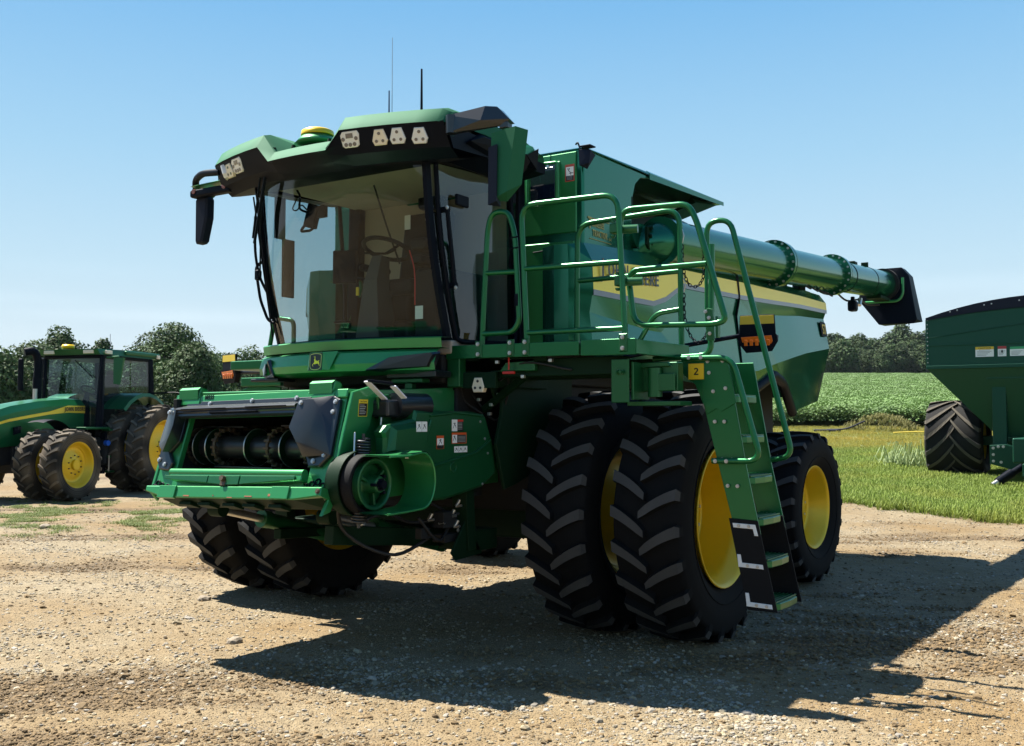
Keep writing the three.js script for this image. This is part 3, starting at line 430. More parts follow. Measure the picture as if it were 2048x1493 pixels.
  D('warning_label', 2.0, 1.88, 1.62, 1.69, 'p2', 128, 80, 1.1435); D('warning_label', 1.54, 1.40, 1.62, 1.705, 'w'); D('warning_label', 1.54, 1.36, 1.53, 1.61, 'o', 160, 88); D('warning_label', 1.72, 1.635, 1.495, 1.59, 'v', 88, 128); D('warning_label', 1.51, 1.35, 1.465, 1.51, 'p3', 160, 56); D('warning_label', 2.12, 2.0, 1.44, 1.49, 'p2', 128, 72, 1.1435);
  // coupler, cylinder and reflective handle above the housing
  P(K, 'coupler_body', [cyl([.98, 1.80, 2.05], [1.02, 1.80, 1.75], .09, .09, 18), box(.95, 1.78, 2.1, .16, .12, .14, .02), cyl([.93, 1.72, 2.1], [.93, 1.86, 2.12], .035, .035, 12)], M.blackGloss);
  P(K, 'coupler_plate', [plate('x', .955, [[1.86, 2.19], [1.88, 2.07], [1.80, 1.97], [1.62, 2.03], [1.60, 2.13]], .02), [[1.80, 2.12], [1.72, 2.11], [1.66, 2.07]].map(([y, z]) => bolt([.955, y, z], X, .012, .008))], M.greenFlat);
  P(K, 'coupler_handle', [beam([.98, 1.96, 2.33], [.98, 1.84, 2.14], .05, .012), beam([1.1, 1.93, 2.2], [1.1, 1.85, 2.08], .05, .012)], Std([.68, .66, .76], .35));
  P(K, 'coupler_handle_grip', [beam([.98, 1.965, 2.32], [1.1, 1.945, 2.2], .05, .02)], M.black);
  P(K, 'linkage_rod', [beam([1.0, 1.72, 2.2], [1.0, 1.55, 2.22], .012), beam([.96, 1.62, 2.42], [.98, 1.46, 2.45], .012), beam([.95, 1.5, 2.36], [.98, 1.34, 2.45], .012), beam([.97, 1.36, 2.52], [.94, 1.1, 2.5], .010)], M.steel);
}
// ---------------------------------------------------------------- cab
const wsBot = (x) => V(x, 2.325, 1.33 + .17 * (1 - (x / .88) ** 2)), wsTop = (x) => V(x, 3.66, 1.60 + .24 * (1 - (x / .88) ** 2));
{
  const xs = Array.from({ length: 25 }, (_, i) => -.88 + i * 1.76 / 24), rows = [];
  for (let k = 0; k <= 12; k++) { const t = k / 12, b = .05 * Math.sin(t * Math.PI); rows.push(xs.map((x) => wsBot(x).lerp(wsTop(x), t).add(V(0, 0, b)))); }
  const smooth = (r) => { const g = mergeVertices(grid(r, 0).deleteAttribute('normal').deleteAttribute('uv')); g.computeVertexNormals(); return norm(g); };
  P(K, 'windshield', smooth(rows), M.glass);
  P(K, 'windshield_seal', [tube(xs.map((x) => wsBot(x).add(V(0, .006, .006))), .016, .02, 6), tube(xs.map((x) => wsTop(x).add(V(0, 0, -.01))), .02, .02, 6)], M.black);
  for (const s of [1, -1]) {
    const line = rows.map((r) => r[s > 0 ? 24 : 0].clone());
    P(K, 'front_pillar', [grid(line.map((p) => [p.clone().add(V(-s * .012, 0, .010)), p.clone().add(V(s * .018, 0, .004)), p.clone().add(V(s * .024, 0, -.05)), p.clone().add(V(s * .005, 0, -.06)), p.clone().add(V(-s * .03, 0, -.02)), p.clone().add(V(-s * .012, 0, .010))]), .5)], M.black);
    const win = P(K, s > 0 ? 'cab_door' : 'side_window', grid(line.map((p, i) => [p.clone().add(V(s * .025, 0, -.05)), V(s * .935, p.y, 1.1), V(s * .94, p.y, .8), V(s * .93, p.y, .42)]), 1.2), M.glassTint);
    P(win, 'door_frame', [tube([...line.filter((_, i) => i % 3 === 0).map((p) => p.clone().add(V(s * .04, 0, -.09))), [s * .94, 3.74, 1.2], [s * .94, 3.74, .55], [s * .945, 2.9, .45], [s * .945, 2.33, .45], [s * .94, 2.3, 1.2]], .019, .06, 6, true)], M.black);
    P(K, 'rear_pillar', [beam([s * .90, 2.28, .36], [s * .88, 3.75, .36], .10, .14, .02)], M.black);
  }
  const d = P(K, 'door_handle', [beam([.965, 2.72, 1.32], [.965, 3.28, 1.42], .03, .035, .012), [[2.72, 1.32], [3.28, 1.42]].map(([y, z]) => [cyl([.91, y, z], [.98, y, z], .022, .022, 10)])], M.black);
  P(d, 'bolt', [[2.70, 1.33], [3.29, 1.44]].map(([y, z]) => bolt([.975, y, z], X, .014, .01)), M.bolt);
  P(K, 'door_latch', [box(.955, 3.38, 1.22, .03, .09, .16, .02)], M.black);
  P(K, 'cab_floor', [bx2(-.92, .92, 2.20, 2.31, .3, 1.30, .02)], M.trim);
  P(K, 'cab_rear_wall', [bx2(-.86, .88, 2.3, 2.9, .30, .36, .01), bx2(-.86, .88, 2.9, 3.66, .27, .33, .01)], M.trim);
  P(K, 'headliner', [bx2(-.88, .88, 3.655, 3.70, .26, 1.55, .01)], M.trim);
  // operator place
  const seat = P(K, 'operator_seat', [box(.05, 2.80, .78, .52, .14, .5, .05), box(.05, 2.62, .78, .34, .26, .36, .04), box(.05, 2.42, .8, .42, .2, .44, .03)], M.seat);
  P(seat, 'backrest', [box(0, 0, 0, .5, .72, .13, .05).applyMatrix4(M4().makeRotationX(-.16)).translate(.05, 3.16, .5), box(.05, 3.62, .44, .26, .14, .09, .04)], M.seat);
  P(seat, 'armrest', [box(.38, 3.0, .85, .12, .08, .46, .03), box(-.28, 3.0, .8, .08, .06, .36, .03)], M.seat);
  P(K, 'control_console', [box(.55, 2.62, .8, .26, .6, .7, .05), box(.42, 3.12, 1.0, .16, .1, .2, .03)], M.seat);
  const col = P(K, 'steering_column', [hull([[-.13, 2.32, 1.22], [.13, 2.32, 1.22], [-.13, 2.32, .98], [.13, 2.32, .98], [-.07, 2.85, 1.18], [.07, 2.85, 1.18], [-.07, 2.85, 1.02], [.07, 2.85, 1.02]]), hull([[-.07, 2.84, 1.18], [.07, 2.84, 1.18], [-.07, 2.84, 1.02], [.07, 2.84, 1.02], [-.05, 3.06, 1.1], [.05, 3.06, 1.1], [-.05, 3.04, 1.0], [.05, 3.04, 1.0]])], M.colGrey);
  P(col, 'steering_wheel', [new THREE.TorusGeometry(.195, .019, 8, 36).rotateX(Math.PI / 2 - .35).translate(0, 3.13, .98), [0, 2.1, 4.2].map((a) => beam([0, 3.09, .99], [.19 * Math.sin(a), 3.13 + .19 * Math.cos(a) * .34, .98 + .19 * Math.cos(a) * -.94], .035, .014))], M.seat);
  P(K, 'pedal', [box(-.2, 2.44, 1.2, .1, .02, .16, .006), box(.2, 2.44, 1.2, .1, .02, .16, .006), box(-.32, 2.52, 1.16, .16, .02, .05, .006)], M.black);
  P(K, 'monitor', [box(0, 0, 0, .20, .28, .035, .012).applyMatrix4(M4().makeRotationY(.5)).translate(-.30, 2.98, 1.16), beam([-.28, 2.9, 1.12], [-.08, 2.86, 1.08], .03)], M.black);
  P(K, 'key_tag', [box(-.12, 2.76, 1.2, .03, .07, .012, .004)], M.yellow);
  P(K, 'overhead_display', [box(0, 0, 0, .12, .20, .06, .012).applyMatrix4(M4().makeRotationZ(-.3)).translate(-.50, 3.40, 1.34), box(-.40, 3.43, 1.33, .09, .1, .05, .01), tube([[-.62, 3.62, 1.4], [-.56, 3.56, 1.42], [-.6, 3.46, 1.4], [-.5, 3.42, 1.36]], .01, .04, 6), tube([[-.58, 3.34, 1.34], [-.62, 3.28, 1.36], [-.5, 3.28, 1.35], [-.46, 3.32, 1.35]], .012, .03, 6)], M.black);
  P(K, 'hanging_cable', [tube([[-.6, 3.55, 1.42], [-.66, 3.46, 1.42], [-.6, 3.44, 1.42], [-.55, 3.5, 1.42], [-.5, 3.44, 1.4]], .006, .05, 5), tube([[.05, 3.62, 1.2], [.1, 3.3, 1.1], [.12, 3.0, .95]], .008, .05, 5)], M.cable);
  P(K, 'seat_belt_tag', [box(.16, 3.35, .9, .06, .12, .008, .003), box(.30, 3.42, .8, .06, .1, .008, .003)], M.white);
  P(K, 'sun_shade', [box(-.86, 3.42, 1.36, .02, .36, .12, .008), box(-.86, 3.0, 1.26, .02, .5, .14, .008)], M.seat);
  P(K, 'glass_notice', [box(.70, 2.52, 1.42, .075, .10, .003, .0005)], M.white);
  P(K, 'red_cord', [sweep(arc([[.62, 3.0, 1.44], [.66, 2.85, 1.43], [.66, 2.58, 1.42]], 8), .005, 5)], M.red);
  P(K, 'wiper', [beam([-.50, 3.68, 1.86], [-.80, 3.15, 1.70], .022, .022), beam([-.56, 3.68, 1.86], [-.84, 3.2, 1.68], .016, .016), beam([-.79, 3.62, 1.70], [-.86, 2.55, 1.44], .012, .03), beam([-.62, 3.5, 1.8], [-.88, 2.9, 1.56], .014, .02), beam([-.86, 3.55, 1.66], [-.89, 2.4, 1.4], .012, .012)], M.black);
  P(K, 'mirror_loop_bar', [tube([[-.88, 3.05, 1.5], [-1.00, 3.0, 1.5], [-.98, 2.72, 1.46], [-.93, 2.55, 1.42], [-.86, 2.52, 1.42]], .013, .05, 6), tube([[-.90, 3.4, 1.6], [-.955, 3.1, 1.55], [-.95, 2.9, 1.5], [-.88, 2.75, 1.46]], .012, .1, 6), box(-.945, 2.92, 1.52, .05, .09, .05, .015)], M.black);
  // skirt under the windshield
  const sk = (x, o) => 1.40 + .17 * (1 - (x / .93) ** 2) + o;
  const sx = Array.from({ length: 21 }, (_, i) => -.94 + i * .094);
  P(K, 'cab_sill', grid([[2.325, -.06], [2.325, .05], [2.315, .062], [2.245, .052], [2.24, -.05]].map(([y, o]) => sx.map((x) => V(x, y, sk(x, o)))), .6), M.green);
  P(K, 'cab_skirt', [grid([[2.24, -.02], [2.232, .05], [2.215, .085], [2.13, .12], [2.075, .11], [2.05, .03], [2.05, -.2]].map(([y, o]) => sx.map((x) => V(x * .98, y, sk(x, o)))), .5)], M.green);
  P(K, 'skirt_badge_mount', [hull([[-.17, 2.235, 1.66], [.10, 2.235, 1.66], [-.17, 2.085, 1.72], [.06, 2.085, 1.72], [-.13, 2.225, 1.735], [.01, 2.225, 1.735], [-.13, 2.09, 1.745], [.01, 2.09, 1.745]])], M.green);
  const gp = [[.34, 2.065], [.42, 2.07], [.60, 2.185], [.92, 2.215], [.93, 2.2], [.89, 2.085], [.5, 2.06]];
  P(K, 'skirt_grille', [hull([...gp.map(([x, y]) => V(x, y, sk(x, .05))), ...gp.map(([x, y]) => V(x + (x < .5 ? .06 : -.01), y < 2.1 ? y + .015 : y - .015, sk(x, .14)))]), bx2(.45, .92, 2.02, 2.07, 1.3, 1.5, .01)], M.blackGloss);
  P(K, 'skirt_headlight', [hull([[-.93, 2.20, 1.42], [-.72, 2.20, 1.58], [-.70, 2.10, 1.60], [-.66, 2.05, 1.60], [-.93, 2.04, 1.40], [-.94, 2.18, 1.36], [-.74, 2.19, 1.60], [-.92, 2.06, 1.46]]), bx2(-.98, -.66, 2.02, 2.045, 1.36, 1.56, .006)], M.blackGloss);
  P(K, 'headlight_lens', [hull([[-.90, 2.17, 1.46], [-.79, 2.17, 1.575], [-.77, 2.09, 1.58], [-.80, 2.06, 1.58], [-.89, 2.07, 1.48], [-.85, 2.12, 1.55]])], M.led);
  decal(K, 'deer_emblem', [-.128, 2.085, 1.7475], [.008, 2.085, 1.7485], [-.128, 2.222, 1.7375], 256, 256, (x, w, h) => {
    x.fillStyle = '#07301a'; x.fillRect(0, 0, w, h); const p = new Path2D('M40 22 Q128 2 216 22 Q240 28 240 56 L236 180 Q232 232 190 238 Q128 254 66 238 Q24 232 20 180 L16 56 Q16 28 40 22Z'); x.fillStyle = '#0b1216'; x.fill(p); x.lineWidth = 9; x.strokeStyle = '#c9c46a'; x.stroke(p);
    x.fillStyle = '#f0d42a'; x.fill(new Path2D('M100 92 L112 84 L124 88 L126 110 Q150 116 176 122 L196 108 L202 116 L192 128 Q204 142 206 160 L214 196 L204 190 L190 164 Q168 154 148 160 L128 164 Q104 170 84 160 L76 176 L86 196 L78 196 L64 172 L92 150 Q104 140 104 120 L96 106 Z'));
    x.strokeStyle = '#f0d42a'; x.lineWidth = 5; x.stroke(new Path2D('M112 86 Q98 70 104 46 M104 66 L92 52 M118 86 Q122 66 112 48 M119 68 L128 56'));
  }, .3);
  // under the cab
  P(K, 'cab_underframe', [bx2(-.85, .85, 1.98, 2.2, .3, 1.32, .02), bx2(-.75, .75, 1.78, 2.0, .2, .9, .02)], M.dark);
  P(K, 'cab_mount', [box(.62, 2.0, 1.42, .30, .035, .1, .01), box(.62, 1.96, 1.42, .07, .05, .06, .01), bx2(.86, .98, 1.95, 2.2, 1.0, 1.28, .01), bx2(.9, 1.6, 2.06, 2.16, 1.1, 1.2, .01)], M.greenFlat);
}
{ // roof: fascia with two raised horns and a dip in the middle
  const z0 = (x) => 2.05 - .18 * x * x;
  const col = (x, horn, back = 0) => { const yb = horn ? 3.825 : 3.69, yt = horn ? 3.935 : 3.775, top = horn ? 3.965 : 3.86, z = z0(x) - back; return [V(x, yb, z), V(x, yt, z - .07), V(x, horn ? 3.955 : 3.795, z - .14), V(x, top, 1.35), V(x, top, .75), V(x, top - .09, .36), V(x, top - .22, .33)]; };
  const cols = [];
  const end = (s) => { const A = col(s * 1.16, true); return [A, [V(s * 1.225, 3.82, z0(1.225) - .05), V(s * 1.21, 3.91, z0(1.2) - .11), V(s * 1.20, 3.93, 1.62), V(s * 1.19, 3.945, 1.25), V(s * 1.17, 3.93, .75), V(s * 1.13, 3.86, .40), V(s * 1.13, 3.74, .37)]]; };
  const side = (s) => { const [A, B] = end(s); const B2 = B.map((p, i) => p.clone().add(V(s * .01, -.10, i < 2 ? -.02 : 0))); return [A, B, B2]; };
  const L = side(-1), R = side(1);
  cols.push(L[2], L[1], L[0], ...[-1.0, -.8, -.6, -.44].map((x) => col(x, true)), ...[-.30, -.15, 0, .15, .30].map((x) => col(x, false)), ...[.42, .6, .8, 1.0].map((x) => col(x, true)), R[0], R[1], R[2]);
  P(K, 'cab_roof', [grid(cols, .75)], M.greenRoof);
  const face = (x, horn) => [V(x, horn ? 3.83 : 3.695, z0(x) - .012), V(x, horn ? 3.74 : 3.67, z0(x) - .05), V(x, horn ? 3.66 : 3.62, z0(x) - .10), V(x, horn ? 3.60 : 3.585, z0(x) - .20), V(x, 3.62, 1.5), V(x, 3.70, 1.2), V(x, 3.72, .4)];
  const fc = [-1.2, -1.0, -.8, -.6, -.46].map((x) => face(x, true)).concat([-.29, -.15, 0, .15, .28].map((x) => face(x, false)), [.41, .6, .8, 1.0, 1.2].map((x) => face(x, true)));
  P(K, 'roof_visor', [grid(fc, .45), hull([[1.2, 3.82, 1.74], [1.2, 3.66, 1.66], [1.2, 3.80, .4], [1.2, 3.72, .4], [.9, 3.62, 1.6], [.9, 3.68, .4], [1.19, 3.70, .9]]), hull([[-1.2, 3.82, 1.74], [-1.2, 3.66, 1.66], [-1.2, 3.80, .4], [-1.2, 3.72, .4], [-.9, 3.62, 1.6], [-.9, 3.68, .4]])], M.black);
  // side visor pods
  P(K, 'side_visor', [hull([[.92, 3.66, 1.56], [1.24, 3.74, 1.5], [1.26, 3.80, 1.35], [1.28, 3.78, .72], [1.22, 3.66, .75], [1.05, 3.60, 1.15], [.95, 3.63, .6], [1.16, 3.86, 1.3], [1.2, 3.84, .7]]), hull([[1.28, 3.78, .8], [1.3, 3.86, .66], [1.26, 3.7, .62], [1.0, 3.68, .5], [1.0, 3.8, .6], [1.2, 3.72, .72]])], M.black);
  P(K, 'roof_side_pod', [hull([[1.0, 3.97, 1.1], [1.12, 3.94, 1.0], [1.27, 3.87, .70], [1.28, 3.80, .66], [1.24, 3.78, 1.02], [1.0, 3.86, 1.2], [1.0, 3.95, .5], [1.2, 3.86, .5]])], M.green);
  P(K, 'roof_corner_trim', [hull([[.90, 3.70, 1.66], [1.02, 3.74, 1.66], [1.06, 3.72, 1.58], [.95, 3.66, 1.6], [1.05, 3.77, 1.62]])], M.green);
  // work lights
  const spots = [[-1.05, 3.74, 0], [-.94, 3.735, 1], [-.80, 3.755, 2], [.485, 3.76, 2], [.725, 3.745, 1], [.86, 3.745, 3], [1.02, 3.735, 4]];
  for (const [x, y, k] of spots) {
    const ang = Math.atan2(.36 * x, 1), T = M4().compose(V(x, y, z0(x) - .035), new THREE.Quaternion().setFromEuler(new THREE.Euler(.32, ang * (k === 0 ? 2.6 : 1), 0, 'YXZ')), V(1, 1, 1));
    const big = k === 2, a = big ? .082 : .062, sh = big ? [[-a, .03], [-.06, .058], [.07, .058], [a, .03], [.07, -.05], [.05, -.064], [-.05, -.064], [-.07, -.05]] : [[-.036, .06], [.036, .06], [.062, -.02], [.045, -.055], [-.045, -.055], [-.062, -.02]];
    const w = P(K, 'work_light', extrude(sh, .05, .006, null, T), big ? M.lampWhite : k === 1 ? M.lampWarm : M.lampWhite);
    const leds = big ? [[-.055, 0], [-.036, -.04], [0, -.042], [.036, -.04], [.055, 0]] : [[0, .03], [-.026, -.024], [.026, -.024]];
    P(w, 'led', [leds.map(([u, v]) => cyl([u, v, -.002], [u, v, .003], big ? .015 : .012, big ? .015 : .012, 12)), big ? box(0, .022, 0, .06, .035, .006, .001) : []].flat(2).map((g) => g.applyMatrix4(T)), M.led);
  }
  const dome = P(K, 'gps_receiver', [latheLift([[.001, .105], [.10, .103], [.125, .09], [.13, .06], [.128, .052], [.001, .052]], -.08, 3.87, 1.72)], M.yellow);
  P(dome, 'receiver_base', [latheLift([[.001, .052], [.12, .052], [.15, .02], [.19, -.03], [.001, -.03]], -.08, 3.87, 1.72)], M.green);
  P(K, 'roof_bolt', [[-.34, 1.93], [-.16, 1.9], [.2, 1.88], [.1, 1.78]].map(([x, z]) => cyl([x, 3.80, z], [x, 3.825, z], .02, .015, 10)), M.greenDark);
  P(K, 'antenna', [cyl([.78, 3.95, 1.5], [.78, 4.36, 1.5], .011, .007, 8), cyl([.78, 3.95, 1.5], [.78, 4.0, 1.5], .05, .045, 6)], M.black);
  P(K, 'antenna', [cyl([.46, 3.95, 1.5], [.46, 4.25, 1.5], .007, .005, 6)], Std([.02, .03, .09], .5));
  P(K, 'antenna', [cyl([.49, 3.95, 1.5], [.49, 4.66, 1.5], .003, .002, 6)], Std([.25, .3, .35], .5));
  function latheLift(p, x, y, z) { return lathe(p, 40).translate(x, y, z); }
  // mirrors
  const m = P(K, 'side_mirror', [hull([[1.56, 3.70, 1.70], [1.76, 3.72, 1.70], [1.80, 3.71, 1.60], [1.58, 3.69, 1.52], [1.56, 3.22, 1.72], [1.70, 3.27, 1.72], [1.76, 3.33, 1.62], [1.60, 3.24, 1.56]])], M.greenRoof);
  P(m, 'mirror_trim', [hull([[1.545, 3.60, 1.715], [1.625, 3.61, 1.725], [1.555, 3.19, 1.735], [1.63, 3.21, 1.74], [1.56, 3.60, 1.60], [1.57, 3.20, 1.60]])], M.navy);
  P(m, 'mirror_arm', [hull([[1.24, 3.86, 1.78], [1.24, 3.73, 1.79], [1.24, 3.85, 1.70], [1.24, 3.74, 1.70], [1.52, 3.895, 1.72], [1.50, 3.79, 1.75], [1.52, 3.88, 1.62], [1.50, 3.80, 1.62], [1.60, 3.885, 1.69], [1.69, 3.79, 1.67], [1.69, 3.77, 1.60], [1.60, 3.87, 1.60], [1.66, 3.755, 1.66]]), box(1.64, 3.755, 1.64, .07, .05, .07, .01), cyl([1.255, 3.73, 1.76], [1.255, 3.86, 1.76], .04, .04, 12)], M.blackGloss);
  const ml = P(K, 'side_mirror', [plate('z', 1.64, [[-1.615, 3.61], [-1.60, 3.63], [-1.48, 3.635], [-1.465, 3.61], [-1.468, 3.45], [-1.525, 3.25], [-1.545, 3.235], [-1.60, 3.23], [-1.613, 3.25]], .10, .016)], M.navy);
  P(ml, 'mirror_shell', [plate('z', 1.60, [[-1.65, 3.61], [-1.62, 3.65], [-1.48, 3.655], [-1.60, 3.60], [-1.625, 3.26], [-1.645, 3.25]], .08, .01)], M.greenRoof);
  P(ml, 'mirror_arm', [sweep(rounded([[-1.15, 3.775, 1.76], [-1.45, 3.815, 1.70], [-1.64, 3.795, 1.62], [-1.655, 3.655, 1.58]], .08), .03, 8), box(-1.36, 3.655, 1.66, .50, .07, .09, .02)], M.black);
  P(ml, 'mirror_arm_cap', [hull([[-1.60, 3.720, 1.70], [-1.14, 3.730, 1.70], [-1.60, 3.705, 1.60], [-1.14, 3.715, 1.60], [-1.5, 3.740, 1.66], [-1.25, 3.745, 1.66]])], M.green);
  P(ml, 'marker_lamp', [cyl([-1.55, 3.670, 1.70], [-1.55, 3.670, 1.712], .022, .022, 12), cyl([-1.17, 3.670, 1.70], [-1.17, 3.670, 1.712], .022, .022, 12)], Std([.25, .08, .05], .3));
}
{ // grain tank
  P(K, 'grain_tank', [bx2(-1.4, 1.4, 2.3, 3.985, -.78, .12, .025), bx2(-1.4, .95, 3.0, 3.95, -2.75, -.76, .04), plate('x', 1.398, [[3.97, -.70], [3.97, -1.18], [3.93, -.95], [3.85, -.84], [3.72, -.785], [3.72, -.70]], .05, .002), hull([[1.4, 3.22, -.75], [1.4, 2.9, -.75], [1.4, 2.95, -2.8], [.9, 3.25, -.75], [.9, 3.3, -2.8], [.9, 2.9, -2.8], [1.42, 3.02, -2.8], [1.4, 3.14, -1.0]])], M.greenShield);
  P(K, 'tank_front_panel', [plate('z', .134, [[-.88, 3.30], [1.34, 3.27], [1.34, 3.95], [-.88, 3.95]], .02, .006), plate('z', .138, [[-.88, 2.33], [1.34, 2.33], [1.32, 3.20], [-.88, 3.22]], .02, .006)], M.green);
  P(K, 'panel_seam', [tube([[.92, 3.13, .142], [1.16, 3.145, .142], [1.17, 3.08, .142], [1.02, 2.35, .142]], .006, .04, 5), bx2(1.09, 1.095, 3.87, 3.95, .13, .137, 0)], M.black);
  const fr = P(K, 'tank_window_frame', [plate('z', .150, [[.86, 3.54], [1.185, 3.54], [1.185, 3.885], [.86, 3.895]], .03, .012), tube([[.87, 3.55, .152], [1.175, 3.55, .152], [1.175, 3.875, .152], [.87, 3.885, .152]], .014, .03, 6, true)], M.green);
  P(fr, 'tank_window', [bx2(.90, 1.145, 3.575, 3.86, .148, .156, .002)], Phy([.006, .012, .03], .12, { clearcoat: 1 }));
  P(fr, 'window_clip', [cyl([.915, 3.842, .162], [1.13, 3.836, .162], .005, .005, 6), cyl([.97, 3.852, .155], [.97, 3.852, .166], .012, .012, 8), cyl([1.08, 3.85, .155], [1.08, 3.85, .166], .012, .012, 8)], M.steel);
  decal(K, 'fall_warning_label', [1.235, 3.70, .137], [1.325, 3.70, .137], [1.235, 3.845, .137], 96, 150, (x, w, h) => { x.fillStyle = '#e6e6e0'; x.fillRect(0, 0, w, h); x.strokeStyle = '#b6452c'; x.lineWidth = 9; x.strokeRect(4, 4, w - 8, h - 8); x.fillStyle = '#b6452c'; x.fillRect(4, 4, w - 8, 18); x.fillStyle = '#151a20'; x.fillRect(9, 100, w - 18, 42); x.fillStyle = '#aaa'; for (let i = 0; i < 3; i++) x.fillRect(16, 108 + i * 11, 58, 3); x.strokeStyle = '#111'; x.lineWidth = 5; x.beginPath(); x.moveTo(24, 34); x.lineTo(42, 62); x.lineTo(64, 76); x.moveTo(48, 34); x.lineTo(38, 52); x.moveTo(40, 78); x.lineTo(84, 78); x.moveTo(58, 78); x.lineTo(58, 94); x.stroke(); x.beginPath(); x.arc(38, 36, 6, 0, 7); x.fill(); });
  P(K, 'tank_roof', [hull([[-1.42, 3.97, .13], [1.42, 3.97, .13], [-1.42, 3.985, .10], [1.40, 3.985, .10], [-1.42, 3.97, -2.82], [1.42, 4.0, -2.82], [-1.42, 4.03, -2.82], [1.40, 4.05, -2.82]]), hull([[1.42, 4.0, -1.1], [1.445, 4.03, -2.84], [1.445, 3.99, -2.84], [1.42, 3.94, -1.1], [1.38, 4.03, -1.1], [1.38, 4.05, -2.84]])], M.greenShield);
  P(K, 'auger_recess', [bx2(.94, .99, 2.95, 3.96, -2.72, -.8, .01), bx2(.95, 1.38, 3.0, 3.96, -.84, -.80, .01), hull([[1.40, 3.99, -2.76], [1.0, 3.86, -2.7], [1.0, 3.97, -2.78], [1.40, 3.92, -2.2], [1.0, 3.8, -2.2], [1.36, 3.97, -2.2]])], M.greenDark);
  const wl = P(K, 'tank_work_light', [hull([[1.40, 3.94, .20], [1.50, 3.93, .17], [1.42, 3.80, .22], [1.49, 3.82, .18], [1.40, 3.90, .10], [1.50, 3.9, .09], [1.45, 3.78, .14], [1.46, 3.95, .14]]), box(1.46, 3.965, .15, .1, .012, .1, .004)], M.navy);
  P(wl, 'lamp_cable', [tube([[1.40, 3.93, .15], [1.36, 4.02, .14], [1.33, 4.01, .12]], .008, .03, 5)], M.black);
  P(K, 'dealer_lettering', [letters('T', .10, [1.4035, 3.31, .05], [0, 0, -1], Y, .9), letters('ENNESSEE', .052, [1.4035, 3.335, -.02], [0, 0, -1], Y, .62), letters('TRACTOR', .055, [1.4035, 3.255, -.03], [0, 0, -1], Y, .78), letters('LLC', .022, [1.4035, 3.255, -.315], [0, 0, -1], Y), bx2(1.4025, 1.405, 3.40, 3.407, -.33, .05, 0), bx2(1.4025, 1.405, 3.225, 3.231, -.36, .02, 0)], Std([.34, .30, .07], .5));
}
